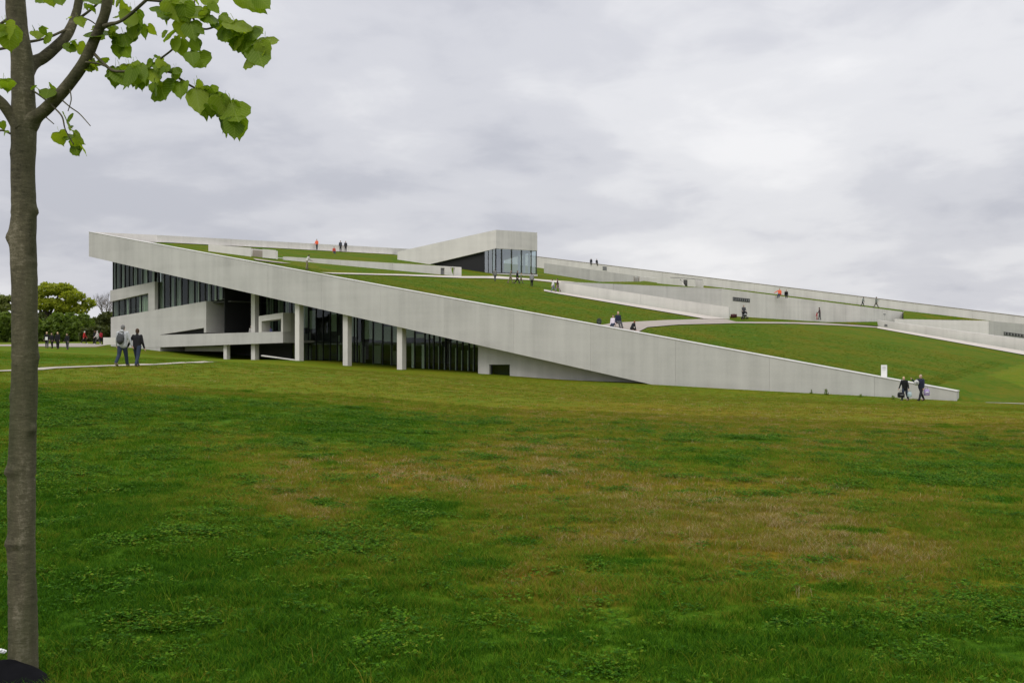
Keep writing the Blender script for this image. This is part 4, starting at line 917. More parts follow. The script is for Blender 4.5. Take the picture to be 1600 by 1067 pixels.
# ------------------------------------------------------------------ foliage
def leaf_mat(name, cols, trans=.35, rough=.6, rnd='island', veins=False):
    m, t, b, out = new_mat(name); b.inputs['Roughness'].default_value = rough; b.inputs['Specular IOR Level'].default_value = .2
    if rnd == 'island': g = N(t, 'ShaderNodeNewGeometry'); f = g.outputs['Random Per Island']
    else: g = N(t, 'ShaderNodeObjectInfo'); f = g.outputs['Random']
    c = ramp(t, f, [(i / (len(cols) - 1), k) for i, k in enumerate(cols)])
    if veins:                                    # pale midrib and side veins, darker mottling between
        ob = N(t, 'ShaderNodeTexCoord').outputs['Object']; sp = N(t, 'ShaderNodeSeparateXYZ'); t.links.new(ob, sp.inputs[0])
        ax = math_node(t, 'ABSOLUTE', sp.outputs[0])
        q = math_node(t, 'ADD', math_node(t, 'MULTIPLY', sp.outputs[2], 44.0), math_node(t, 'MULTIPLY', ax, 40.0))
        v1 = math_node(t, 'GREATER_THAN', math_node(t, 'SINE', q), .86); v2 = math_node(t, 'LESS_THAN', ax, .014)
        vv = math_node(t, 'MAXIMUM', v1, v2); c = mixc(t, math_node(t, 'MULTIPLY', vv, .35), c, (.36, .42, .10))
        c = mixc(t, math_node(t, 'MULTIPLY', noise_tex(t, ob, 5, 4, .6), .5), c, mixc(t, 1.0, c, (.55, .62, .5), 'MULTIPLY'))
    tr = N(t, 'ShaderNodeBsdfTranslucent'); t.links.new(c, b.inputs['Base Color']); t.links.new(mixc(t, 1.0, c, (1.5, 1.5, .8), 'MULTIPLY'), tr.inputs[0])
    mx = N(t, 'ShaderNodeMixShader'); mx.inputs[0].default_value = trans
    t.links.new(b.outputs[0], mx.inputs[1]); t.links.new(tr.outputs[0], mx.inputs[2]); t.links.new(mx.outputs[0], out.inputs[0]); return m
BARK = None
def bark_mat():
    m, t, b, o = new_mat('young_bark'); b.inputs['Roughness'].default_value = .85; b.inputs['Specular IOR Level'].default_value = .15
    tc = N(t, 'ShaderNodeTexCoord'); ob = tc.outputs['Object']
    a = noise_tex(t, mapping(t, ob, (9, 9, 2.2)), 1, 5, .6); h = noise_tex(t, mapping(t, ob, (26, 26, 80)), 1, 5, .7); g = noise_tex(t, ob, 130, 4, .6)
    f = math_node(t, 'ADD', math_node(t, 'MULTIPLY', a, .5), math_node(t, 'ADD', math_node(t, 'MULTIPLY', h, .32), math_node(t, 'MULTIPLY', g, .18)))
    c = ramp(t, f, [(.36, (.022, .019, .012)), (.45, (.070, .062, .040)), (.54, (.112, .098, .062)), (.62, (.23, .20, .145))])
    gr = noise_tex(t, mapping(t, ob, (5, 5, .9), (3, 1, 0)), 1, 4, .6)
    c = mixc(t, ramp(t, gr, [(.45, 0.0), (.65, .55)]), c, (.062, .068, .030)); t.links.new(c, b.inputs['Base Color'])
    bump(t, b, math_node(t, 'ADD', h, math_node(t, 'MULTIPLY', g, .5)), .6, .006); return m
BARK = bark_mat(); WOOD = plain('old_bark', (.045, .038, .028), .9); LEAF = leaf_mat('lime_leaf', [(.11, .185, .008), (.18, .27, .012), (.28, .36, .02)], .55, .5, 'object', True)
TREE_D = 4.72
def tp(px, py, dD=0.0): return W(pt(px, py, TREE_D + dD))
young = empty('young_lime_tree', W(on_ground(36, TREE_D)), 'slim young lime tree with fresh green leaves close to the viewer', 'tree')
def trunk():
    prof = [(1085, 36.5, 52), (1064, 36, 49), (985, 36, 47), (907, 34.5, 46), (902, 34.5, 44.5), (840, 33, 45), (740, 34, 44), (670, 36, 43), (600, 38, 42), (520, 38, 42), (450, 38, 42), (400, 36.5, 43),
            (370, 35, 44), (330, 37, 41.5), (260, 36, 39.5), (200, 37, 42), (175, 37, 41), (150, 36.5, 38), (100, 34.5, 36), (50, 28.5, 33), (0, 24, 33), (-80, 20, 28), (-220, 14, 22), (-420, 10, 12)]
    ys = np.array([a for a, _, _ in prof][::-1], float); cx = np.array([b for _, b, _ in prof][::-1]); wd = np.array([c for _, _, c in prof][::-1])
    knots = [(372, 200, 6, 9), (330, 0, 5, 8), (400, 330, -3, 5), (670, -20, 7, 7), (736, 195, 6, 8), (733, 255, 5, 7), (848, 215, 5, 7), (846, 280, 6, 6), (620, 190, 3, 6), (500, 10, 2.5, 9), (560, 15, 3.5, 10), (565, 250, 2, 8), (240, 200, 2, 8)]
    n, seg = 300, 28; v = []; f = []
    for i in range(n + 1):
        y = 1085 - (1085 + 420) * i / n; c = np.interp(y, ys, cx); w = np.interp(y, ys, wd) / 2; ctr = tp(c, y)
        for k in range(seg):
            th = 2 * math.pi * k / seg; dr = 0
            for ky, ka, kh, ks in knots:                       # angle 0 = right, 270 = towards the viewer
                da = (math.degrees(th) - ka + 180) % 360 - 180; dr += kh * math.exp(-((y - ky) / ks) ** 2 - (da / 27) ** 2)
            for gy in (902, 1001, 655, 742, 853, 945, 420, 334, 560): dr -= 1.3 * math.exp(-((y - gy - 2 * math.sin(th * 2 + gy)) / 1.8) ** 2) - .9 * math.exp(-((y - gy + 5 - 2 * math.sin(th * 2 + gy)) / 3) ** 2)
            dr += noise.noise(Vector((math.cos(th) * 1.2, math.sin(th) * 1.2, y * .02))) * 1.6 + noise.noise(Vector((math.cos(th) * 3, math.sin(th) * 3, y * .09))) * .6
            r = (w * .90 + dr * .8) / F_ * TREE_D; v.append(ctr + Vector((math.cos(th) * r, math.sin(th) * r, 0)))
    for i in range(n):
        for k in range(seg): a = i * seg + k; b = i * seg + (k + 1) % seg; f.append([a, b, b + seg, a + seg])
    mesh_obj('trunk', v, f, BARK, young, smooth=True)
trunk()
def smooth_path(p, n=6):
    out = []; p = [np.array(x, float) for x in p]
    for i in range(len(p) - 1):
        a, b, c, d = p[max(i - 1, 0)], p[i], p[i + 1], p[min(i + 2, len(p) - 1)]
        for k in range(n):
            u = k / n; out.append(.5 * ((2 * b) + (-a + c) * u + (2 * a - 5 * b + 4 * c - d) * u * u + (-a + 3 * b - 3 * c + d) * u ** 3))
    out.append(p[-1]); return out
def limb(name, pts, parent=young, seg=12):            # (px, py, depth offset, width in px)
    q = smooth_path(pts); MBx = MB()
    MBx.tube([tp(a[0], a[1], a[2]) for a in q], [max(.0012, a[3] / 2 / F_ * TREE_D * (1 + .05 * noise.noise(Vector((a[0] * .07, a[1] * .07, 0))))) for a in q], seg)
    return MBx.build(name, BARK, parent, True)
b1 = limb('branch', [(40, 200, 0, 34), (50, 188, -.01, 27), (58, 181, -.02, 21), (71, 171, -.03, 19), (97, 144, -.06, 18), (122, 112, -.08, 17), (136, 88, -.1, 17), (151, 54, -.12, 15.5), (163, 24, -.15, 15), (169, -8, -.17, 15), (180, -90, -.2, 11), (200, -200, -.25, 5)])
b2 = limb('branch', [(36, 118, .02, 30), (46, 104, .05, 23), (56, 96, .08, 20), (68, 90, .1, 18.5), (90, 71, .14, 17), (105, 54, .17, 16), (117, 27, .2, 14), (124, -4, .22, 13), (140, -110, .3, 8), (165, -220, .35, 4)])
b3 = limb('branch', [(32, 200, -.02, 26), (20, 186, -.03, 18), (8, 168, -.05, 16), (-5, 154, -.07, 15), (-60, 110, -.15, 13), (-110, 20, -.2, 8)])
tw = lambda pts, par=young: limb('twig', pts, par, 7)
tw([(162, 42, -.15, 8), (172, 38, -.16, 6), (185, 35, -.17, 5), (202, 24, -.18, 5), (229, 0, -.2, 5), (246, -14, -.22, 4)], b1)
tw([(134, 88, -.1, 5), (144, 83, -.1, 5), (156, 94, -.12, 5), (175, 110, -.14, 4.5), (195, 112, -.16, 4), (228, 111, -.18, 4), (265, 113, -.2, 3.5), (282, 124, -.2, 3.5), (303, 137, -.17, 3.2), (321, 142, -.14, 3), (350, 160, -.12, 2.5), (366, 178, -.12, 2)], b1)
tw([(128, 97, -.1, 4), (150, 99, -.14, 3), (165, 104, -.15, 2.5)], b1)
tw([(226, 113, -.18, 3), (240, 100, -.2, 3), (252, 91, -.21, 3), (272, 75, -.23, 3), (290, 52, -.15, 2.8), (300, 20, -.13, 2.6), (308, -20, -.13, 3)], b1)
tw([(42, 66, .02, 5), (60, 63, .05, 4), (80, 57, .09, 4), (102, 47, .15, 4)], young)
tw([(122, 30, .2, 4.5), (140, 17, .2, 4), (156, 2, .2, 3.5), (165, -10, .2, 3)], b2)
tw([(127, 27, .2, 2.5), (140, 32, .2, 2.2), (149, 38, .2, 2)], b2)
tw([(48, 140, 0, 3.2), (60, 148, -.02, 2.8), (73, 158, -.05, 2.5), (85, 169, -.08, 2.5), (97, 183, -.12, 2.5), (102, 203, -.14, 2), (115, 226, -.16, 1.6)], young)
tw([(96, 156, -.06, 2.4), (110, 168, -.1, 2), (124, 178, -.14, 1.8), (141, 197, -.18, 1.4)], b1)
tw([(109, 140, -.08, 2), (111, 156, -.1, 1.8), (106, 174, -.12, 1.4)], b1)
tw([(70, 182, -.03, 2), (84, 194, -.05, 1.4)], b1)
tw([(-8, 206, -.05, 3.6), (4, 204, -.04, 3.2), (18, 210, -.02, 3.4)], young)
tw([(-6, 78, -.05, 4), (10, 75, -.03, 4.5), (22, 74, -.01, 5)], young); tw([(-6, 42, .05, 4), (8, 33, .03, 5), (20, 26, .0, 6)], young)
tw([(230, 0, -.2, 5), (252, 2, -.22, 5), (285, 8, -.2, 4), (314, 44, -.14, 3.2), (340, 41, -.13, 3), (360, 39, -.13, 2.6), (385, 54, -.12, 2.4), (404, 66, -.12, 2)], b1)
tw([(246, -14, -.22, 4), (320, -30, -.3, 4), (370, -12, -.34, 3), (395, -2, -.35, 2.4)], b1)
# leaves: one heart shaped blade each, hanging from its stalk
def leaf_mesh(seed):
    rnd = random.Random(seed); v = []; f = []
    prof = [(-.02, .10), (-.05, .30), (.06, .43), (.20, .485), (.36, .475), (.52, .41), (.66, .31), (.78, .20), (.87, .10), (.94, .035), (1.03, .0)]
    cup, curl, wav = rnd.uniform(.05, .28), rnd.uniform(-.10, .25), rnd.uniform(.01, .04)
    nrow = len(prof)
    for i, (y, w) in enumerate(prof):
        for j, u in enumerate((-1, -.55, 0, .55, 1)):
            ww = w * (1 + (.05 if i % 2 else -.02) * abs(u)); x = ww * u; yy = y if abs(u) < .9 else y + (.015 if i % 2 else 0)
            if i < 2 and j == 2: yy = .06 + .05 * i
            z = -cup * abs(x) * (1 if u > 0 else .8) + curl * yy * yy + wav * math.sin(i * 1.9 + j * 2.3)
            v.append(Vector((x, z, -yy)))
    for i in range(nrow - 1):
        for j in range(4): a = i * 5 + j; f.append([a, a + 1, a + 6, a + 5])
    b = len(v); v += [Vector((-.008, 0, -.1)), Vector((.008, 0, -.1)), Vector((.008, .02, .38)), Vector((-.008, .02, .38))]; f.append([b, b + 1, b + 2, b + 3])
    me = bpy.data.meshes.new('leaf'); me.from_pydata([tuple(x) for x in v], [], f); me.materials.append(LEAF); me.update()
    me.polygons.foreach_set('use_smooth', [True] * len(me.polygons)); return me
LEAVES = [leaf_mesh(k) for k in range(12)]
rl = random.Random(11)
def leaf(bx, by, tx, ty, wf=1.0, dD=-.18, n=None):
    if n is None and rl.random() < .68:
        k_ = rl.uniform(.5, .8); ox, oy = rl.uniform(-9, 9), rl.uniform(-7, 5); dx, dy = tx - bx, ty - by; tw_ = rl.uniform(-.6, .6)
        leaf(bx + ox, by + oy, bx + ox + (dx + dy * tw_) * k_, by + oy + (dy - dx * tw_) * k_, wf * rl.uniform(.8, 1.1), dD + .05, 1)
    tx, ty = bx + (tx - bx) * .88, by + (ty - by) * .88
    a, c = tp(bx, by, dD + rl.uniform(-.05, .05)), tp(tx, ty, dD + rl.uniform(-.06, .06))
    L = (c - a).length; z = -(c - a).normalized()
    y = Vector((rl.uniform(-.75, .75), -1, rl.uniform(-.3, .9))); y = (y - z * y.dot(z)).normalized(); x = y.cross(z)
    M = Matrix((x, y, z)).transposed().to_4x4() @ Matrix.Diagonal((L * .98 * wf, L * .98, L * .98, 1)); M.translation = a
    o = bpy.data.objects.new('leaf', LEAVES[rl.randrange(12)]); COL.objects.link(o); o.parent = young; o.matrix_parent_inverse = young.matrix_basis.inverted(); o.matrix_basis = M
Z5 = lambda lst: [(200 + a * .2156, b * .2156, 200 + c * .2156, d * .2156, w) for a, b, c, d, w in lst]
Z6 = lambda lst: [(a * .2436, b * .2436, c * .2436, d * .2436, w) for a, b, c, d, w in lst]
for L in Z5([(490, 645, 530, 870, .75), (520, 640, 590, 915, .85), (565, 655, 640, 850, 1.1), (620, 680, 665, 860, 1.1), (660, 690, 700, 890, 1.1), (715, 735, 745, 930, 1.1), (750, 745, 815, 950, 1.1), (770, 860, 765, 1045, 1.0), (790, 850, 815, 1040, .9), (490, 615, 560, 650, 1.2),
             (700, 800, 730, 1030, .8), (590, 760, 600, 880, 1.2), (710, 180, 722, 352, 1.0), (770, 150, 860, 300, 1.0), (745, 200, 800, 370, 1.1), (800, 260, 860, 420, 1.1), (850, 280, 890, 410, 1.2), (880, 212, 960, 330, .8), (960, 300, 1030, 450, 1.0), (930, 330, 985, 550, .9), (900, 380, 930, 500, 1.1), (665, 115, 745, 175, .9), (780, 300, 790, 390, 1.3),
             (300, 0, 375, 200, 1.0), (400, 20, 440, 200, 1.1), (450, 40, 525, 190, 1.1), (390, 150, 405, 320, 1.0), (450, 160, 490, 320, 1.0), (500, 190, 560, 275, .8), (275, 265, 365, 235, 1.0), (335, 280, 365, 415, .7), (370, 290, 420, 445, .9), (445, 300, 545, 390, .7), (455, 375, 478, 498, 1.0), (500, 385, 588, 535, .9), (240, 50, 290, 130, 1.2), (268, 110, 285, 205, .3),
             (350, -40, 420, 90, 1.2), (310, 20, 350, 130, 1.3), (480, -10, 520, 60, .6), (560, -30, 640, 100, .8), (600, 20, 665, 130, .8), (540, 70, 580, 190, .9), (575, 110, 640, 200, .6), (620, 160, 655, 240, .5), (690, 110, 745, 185, .9),
             (780, -40, 950, 110, .6), (860, -50, 1020, 125, .8), (930, -40, 1050, 90, .8), (30, 485, -5, 690, .9), (20, 490, 70, 630, 1.0), (80, 470, 150, 650, .5), (90, 540, 108, 685, .8), (120, 540, 152, 655, .5), (180, 440, 110, 500, 1.0), (250, 440, 200, 520, .9), (230, 460, 285, 535, 1.0), (235, 490, 248, 580, .8), (160, 500, 215, 640, .7), (190, 590, 205, 730, 1.0), (230, 610, 285, 752, 1.1), (345, 505, 330, 640, 1.1), (300, 500, 360, 540, .8), (370, 590, 380, 735, .7), (415, 590, 432, 675, .6), (190, 400, 235, 430, .6), (65, 590, 100, 660, .8)]):
    leaf(*L, dD=-.26)
for L in Z6([(650, 195, 700, 280, 1.3), (700, 190, 755, 270, .9), (740, 215, 720, 350, .9), (790, 215, 830, 330, 1.0), (750, 290, 770, 395, 1.1), (780, 290, 845, 385, .8), (800, 20, 790, 130, 1.2), (830, 70, 815, 225, .8), (870, 75, 890, 290, .7), (860, 150, 850, 290, .8), (910, 160, 945, 275, .6), (560, 395, 600, 485, .9), (600, 400, 620, 470, .8), (500, 285, 555, 365, .8), (450, 280, 445, 368, .8), (420, 280, 425, 335, .6), (640, 380, 690, 430, 1.1), (740, 430, 735, 605, .6), (770, 440, 825, 605, .9), (830, 425, 860, 560, 1.0), (890, 430, 880, 555, .8), (905, 480, 912, 600, .7), (710, 460, 700, 525, .8), (250, 200, 240, 270, 1.2), (210, 200, 220, 250, .9), (260, 175, 315, 245, .7), (290, 230, 335, 275, .7),
             (310, -40, 350, 65, 1.1), (370, -30, 405, 60, 1.0), (500, 110, 540, 190, .8), (530, 0, 560, 70, .6), (560, 30, 625, 90, .5), (590, -20, 625, 55, .8), (700, -10, 735, 45, .9), (750, 0, 780, 40, .8), (310, 570, 290, 655, 1.1), (240, 568, 275, 590, .6), (420, 755, 440, 840, 1.1), (375, 845, 405, 948, 1.1), (440, 860, 420, 920, .6), (470, 875, 535, 930, .9), (470, 925, 525, 1022, .9), (500, 925, 580, 992, .4), (455, 835, 485, 860, .9), (600, 165, 590, 195, .9)]):
    leaf(*L, dD=-.1)
for L in Z6([(40, 165, 70, 370, 1.15), (0, 180, 5, 260, 1.2), (90, 210, 150, 310, .8), (20, 505, 10, 610, 1.2), (50, 520, 45, 600, 1.0), (5, 780, 30, 850, 1.3), (30, 840, 50, 880, .4), (440, 110, 432, 135, .7)]): leaf(*L, dD=-.22)
# small leaves on the part of the crown above the frame
for i in range(46):
    bx, by = rl.uniform(-90, 420), rl.uniform(-230, -60); leaf(bx, by, bx + rl.uniform(-12, 16), by + rl.uniform(20, 36), rl.uniform(.8, 1.1), rl.uniform(-.35, .3))

# black fabric and litter at the foot of the tree
bc = W(on_ground(16, 4.6)); fab = empty('ground_cloth', bc, 'crumpled black fabric bundled round the foot of the young tree', 'fabric')
v = []; f = []; n_r, n_a = 12, 40
for i in range(n_r + 1):
    for k in range(n_a):
        th = 2 * math.pi * k / n_a; rr = i / n_r; x, y = math.cos(th) * rr * .215, math.sin(th) * rr * .16
        hgt = (1 - rr ** 2.4) * (.125 - .22 * x) + noise.noise(Vector((x * 14, y * 14, 1))) * .018 * (1.1 - rr)
        v.append(Vector((x, y, hgt - .02)))
for i in range(n_r):
    for k in range(n_a): a = i * n_a + k; b = i * n_a + (k + 1) % n_a; f.append([a, a + n_a, b + n_a, b])
local_child('cloth_fold', v, f, plain('black_fabric', (.006, .006, .007), .95, 0, .1, 14, .05), fab)
mb = MB(); 
for k in range(5): mb.ball(tp(.5 + k * 1.6, 1015 + (k % 2) * 2.2 + k * .5, -.13 + .006 * k), .009 + .002 * (k % 3), .009, .007, 7, 5)
tag(mb.build('paper_scrap', WHITE), 'small crumpled white scrap on the black fabric by the trunk', 'paper')

# ------------------------------------------------------------------ trees beyond the lawn
def crown_mesh(lobes, n, size, seed):
    rs = np.random.RandomState(seed); V = []; Fc_ = []
    vol = np.array([a[3] * a[4] * a[5] for a in lobes]) ** .8; vol = vol / vol.sum()
    cnt = rs.multinomial(n, vol)
    for (x, y, z, rx, ry, rz), c in zip(lobes, cnt):
        d = rs.normal(size=(c, 3)); d /= np.linalg.norm(d, axis=1)[:, None]
        r = rs.uniform(.55, 1.03, c) ** .6
        wob = np.array([.80 + .34 * noise.noise(Vector((q[0] * 2.2 + x, q[1] * 2.2 + y, q[2] * 2.2 + z))) for q in d])
        p = d * (r * wob)[:, None] * [rx, ry, rz] + [x, y, z]
        sc = size * rs.uniform(.5, 1.3, c)
        a = rs.normal(size=(c, 3)); a /= np.linalg.norm(a, axis=1)[:, None]
        b = np.cross(a, rs.normal(size=(c, 3))); b /= np.linalg.norm(b, axis=1)[:, None]
        base = len(V) * 0
        q0 = p + a * sc[:, None]; q1 = p + b * sc[:, None] * .6; q2 = p - a * sc[:, None]; q3 = p - b * sc[:, None] * .6
        V.append(np.stack([q0, q1, q2, q3], 1).reshape(-1, 3))
    V = np.concatenate(V); k = len(V) // 4
    return V, np.arange(k * 4).reshape(k, 4).tolist()
def far_tree(name, px, D, lobes_px, n, size, mat, label, seed, trunk_w=.5, group=None, limbs=(), cat='tree'):
    """lobes in photo columns/rows at depth D -> real sizes"""
    g = gpt(px, D); root = empty(name, W(g), label, cat, group)
    k = D / F_; lob = []
    for (lx, ly, rx, ry) in lobes_px:
        lob.append(((lx - px) * k, random.Random(seed * 7 + int(lx)).uniform(-.4, .4) * rx * k, (CY - ly) * k - g[2], rx * k, rx * k * .9, ry * k))
    if cat == 'bush':
        for (lx, ly, rx, ry) in lobes_px: lob.append(((lx - px) * k, 0, .9 + ry * k * .2, rx * k * 1.05, rx * k * .8, ry * k * .55 + .9))
    V, f = crown_mesh(lob, n, size, seed)
    me = bpy.data.meshes.new('crown'); me.from_pydata(V.tolist(), [], f); me.materials.append(mat); me.update()
    o = bpy.data.objects.new('crown', me); COL.objects.link(o); o.parent = root
    zt_ = np.mean([l[2] for l in lob]); mb = MB(); mb.tube([(0, 0, -.3), (.1 * trunk_w, 0, zt_ * .4), (-.1 * trunk_w, 0, zt_ * .75), (0, 0, zt_)], [trunk_w * 1.2, trunk_w, trunk_w * .75, trunk_w * .3], 10)
    for l in lob[:7]: mb.tube([(0, 0, zt_ * .5), (l[0] * .5, l[1] * .5, (zt_ * .5 + l[2]) * .52), (l[0] * .9, l[1] * .9, l[2])], [trunk_w * .5, trunk_w * .3, trunk_w * .1], 6)
    local_child('trunk', mb.v, mb.f, WOOD, root); return root
OAKL = leaf_mat('spring_oak_leaf', [(.15, .19, .014), (.23, .27, .022), (.32, .34, .035)], .5)
BUSHL = leaf_mat('hedge_leaf', [(.065, .105, .014), (.095, .145, .020), (.135, .185, .03)], .42)
DARKL = leaf_mat('dark_shrub_leaf', [(.045, .058, .016), (.065, .080, .022), (.085, .10, .03)], .35)
BUDL = leaf_mat('budding_leaf', [(.11, .14, .025), (.15, .18, .04), (.18, .20, .07)], .4)
GT = 'trees behind the museum'
far_tree('oak_tree', 72, 185, [(72, 452, 26, 13), (95, 452, 24, 12), (50, 462, 24, 12), (118, 463, 22, 11), (137, 474, 13, 9), (75, 475, 26, 12), (105, 480, 26, 12), (40, 480, 18, 10), (128, 484, 14, 8)], 6800, .31, OAKL, 'large round crowned tree coming into leaf left of the museum', 3, .75, GT)
far_tree('oak_tree', 0, 190, [(0, 468, 18, 9), (-25, 462, 26, 14), (10, 480, 13, 8), (-12, 484, 18, 8), (20, 466, 10, 7)], 3600, .30, BUDL, 'thin leaved tree at the left edge of the picture behind the young trunk', 5, .6, GT)
for i, (px, D, lob, lab, mat) in enumerate([(88, 168, [(88, 508, 26, 22), (70, 515, 18, 18), (108, 512, 20, 20)], 'broad green bush under the large round crowned tree', BUSHL), (125, 172, [(128, 510, 20, 22), (140, 516, 14, 18), (112, 500, 12, 14)], 'green bush right of the broad one beneath the tree edge', BUSHL),
        (12, 170, [(12, 508, 20, 24), (-10, 505, 22, 24), (28, 515, 14, 18)], 'dark green bush at the left edge of the picture', BUSHL), (48, 175, [(48, 512, 20, 22), (58, 500, 12, 14)], 'dark bush behind the young tree trunk', DARKL),
        (168, 178, [(168, 506, 16, 22), (152, 512, 14, 18), (185, 505, 16, 24)], 'dark brownish thicket against the museum end wall', DARKL), (150, 160, [(150, 522, 14, 13), (135, 526, 12, 10), (164, 522, 12, 13)], 'low dark shrub behind the red jacketed visitors', DARKL)]):
    far_tree('bush', px, D, lob, 6500, .34, mat, lab, 20 + i, .16, 'bushes behind the museum', cat='bush')
def bare_tree(px, D, htop, label, seed):
    rnd = random.Random(seed); g = gpt(px, D); root = empty('bare_tree', W(g), label, 'tree', GT); H = (CY - htop) / F_ * D - g[2]
    mb = MB(); mb.tube([(0, 0, -.3), (.1, 0, H * .5)], [.28, .2], 8); local_child('trunk', mb.v, mb.f, WOOD, root)
    mb = MB()
    def grow(p, d, L, r, lv):
        q = p + d * L; m = p + d * L * .5 + Vector((rnd.uniform(-1, 1), rnd.uniform(-1, 1), 0)) * L * .06
        mb.tube([p, m, q], [r, r * .8, r * .6], 4, False)
        if lv:
            for _ in range(3 if lv > 1 else 4): grow(p + d * L * rnd.uniform(.55, 1), (d + Vector((rnd.gauss(0, .5), rnd.gauss(0, .5), rnd.gauss(.15, .3)))).normalized(), L * rnd.uniform(.55, .8), r * .55, lv - 1)
    for a in range(5): grow(Vector((.1, 0, H * .4 + a * .3)), Vector((math.cos(a * 1.3) * .6, math.sin(a * 1.3) * .6, .9)).normalized(), H * .24, .11, 4)
    local_child('branches', mb.v, mb.f, plain('grey_twigs', (.16, .14, .125), .9), root)
bare_tree(165, 195, 455, 'bare grey twigged tree beside the end of the museum', 4); bare_tree(178, 200, 462, 'second bare tree half hidden by the museum corner', 9)

# weeds along the foot of the front wall
def weed(px, py, D, h, w, n, mat, label, seed):
    rnd = random.Random(seed); q = ghit(px, py, 20, 110) if D is None else on_ground(px, D); mb_v = []; mb_f = []
    root = empty('weed', W(q), label, 'plant', 'weeds along the foot of the front wall')
    for _ in range(n):
        a = rnd.uniform(0, 6.28); r = rnd.random() ** .8 * w * .5; z = h * rnd.random() ** 1.6; c = Vector((math.cos(a) * r * (1 - z / h * .85), math.sin(a) * r * .6, z)); s_ = rnd.uniform(.03, .075)
        d = Vector((rnd.gauss(0, 1), rnd.gauss(0, 1), rnd.uniform(.2, 1.6))).normalized(); e_ = d.cross(Vector((rnd.gauss(0, 1), rnd.gauss(0, 1), .1))).normalized()
        k = len(mb_v); mb_v += [c - d * s_, c + e_ * s_ * .4, c + d * s_, c - e_ * s_ * .4]; mb_f.append([k, k + 1, k + 2, k + 3])
    local_child('leaves', mb_v, mb_f, mat, root)
    mb = MB()
    for _ in range(4): mb.tube([(rnd.uniform(-.3, .3) * w, 0, -.05), (rnd.uniform(-.3, .3) * w, 0, h * rnd.uniform(.8, 1.1))], .008, 4)
    local_child('stem', mb.v, mb.f, mat, root)
for i, (px, D, h, w, n, lab) in enumerate([(1291, 71.6, .42, .55, 150, 'bushiest dark weed at the foot of the front wall'), (1207, 75.5, .22, .25, 40, 'small weed at the foot of the wall, near its middle'), (1181, 77, .3, .2, 40, 'thin upright weed at the foot of the front wall'), (1268, 72.6, .3, .3, 50, 'pale weed just left of the bushiest one'),
        (1345, 69.6, .2, .5, 60, 'flat weed right of the bushiest one'), (1396, 67.5, .28, .5, 80, 'dark weed beside the blond person by the roof tip'), (1100, 80.2, .35, .22, 40, 'weed where the soffit meets the ground')]):
    weed(px, 0, D, h, w, int(n * .7), BUSHL, lab, 50 + i)

# ------------------------------------------------------------------ grass
def blade_mat(name, k=1.0):
    m, t, b, out = new_mat(name); b.inputs['Roughness'].default_value = .75; b.inputs['Specular IOR Level'].default_value = .06
    at = N(t, 'ShaderNodeAttribute'); at.attribute_type = 'INSTANCER'; at.attribute_name = 'tone'
    g = N(t, 'ShaderNodeNewGeometry')
    d = math_node(t, 'ADD', at.outputs['Fac'], math_node(t, 'MULTIPLY', math_node(t, 'SUBTRACT', g.outputs['Random Per Island'], .5), .46))
    c = ramp(t, d, [(.0, (.015 * k, .052 * k, .002 * k)), (.28, (.050 * k, .122 * k, .004 * k)), (.56, (.120 * k, .122 * k, .011 * k)), (.82, (.165 * k, .106 * k, .016 * k)), (1.0, (.42, .34, .18))])
    tr = N(t, 'ShaderNodeBsdfTranslucent'); t.links.new(c, b.inputs['Base Color']); t.links.new(c, tr.inputs[0])
    mx = N(t, 'ShaderNodeMixShader'); mx.inputs[0].default_value = .3
    t.links.new(b.outputs[0], mx.inputs[1]); t.links.new(tr.outputs[0], mx.inputs[2]); t.links.new(mx.outputs[0], out.inputs[0]); return m
BLADE = blade_mat('grass_blade', 1.5); ROOFB = blade_mat('roof_blade', 1.05); CLOVER = blade_mat('clover_leaf', 1.5)
def tuft_mesh(name, n, hmin, hmax, spread, width, seed, lean=.5, segs=3, mat=BLADE):
    rnd = random.Random(seed); v = []; f = []
    for _ in range(n):
        a = rnd.uniform(0, 6.283); r = spread * math.sqrt(rnd.random()); bx, by = math.cos(a) * r, math.sin(a) * r
        h = rnd.uniform(hmin, hmax); w = width * rnd.uniform(.7, 1.3); la = rnd.uniform(0, 6.283); ln_ = rnd.uniform(.1, lean) * h; ta = rnd.uniform(0, 6.283)
        dx, dy = math.cos(ta) * w, math.sin(ta) * w; k = len(v)
        for i in range(segs):
            u = i / segs; c = (bx + math.cos(la) * ln_ * u * u, by + math.sin(la) * ln_ * u * u, h * u * (1 - .25 * u * lean)); ww = 1 - .55 * u
            v += [(c[0] - dx * ww, c[1] - dy * ww, c[2]), (c[0] + dx * ww, c[1] + dy * ww, c[2])]
        v.append((bx + math.cos(la) * ln_, by + math.sin(la) * ln_, h * (1 - .25 * lean)))
        for i in range(segs - 1): f.append((k + 2 * i, k + 2 * i + 1, k + 2 * i + 3, k + 2 * i + 2))
        f.append((k + 2 * segs - 2, k + 2 * segs - 1, k + 2 * segs))
    me = bpy.data.meshes.new(name); me.from_pydata(v, [], f); me.materials.append(mat); return me
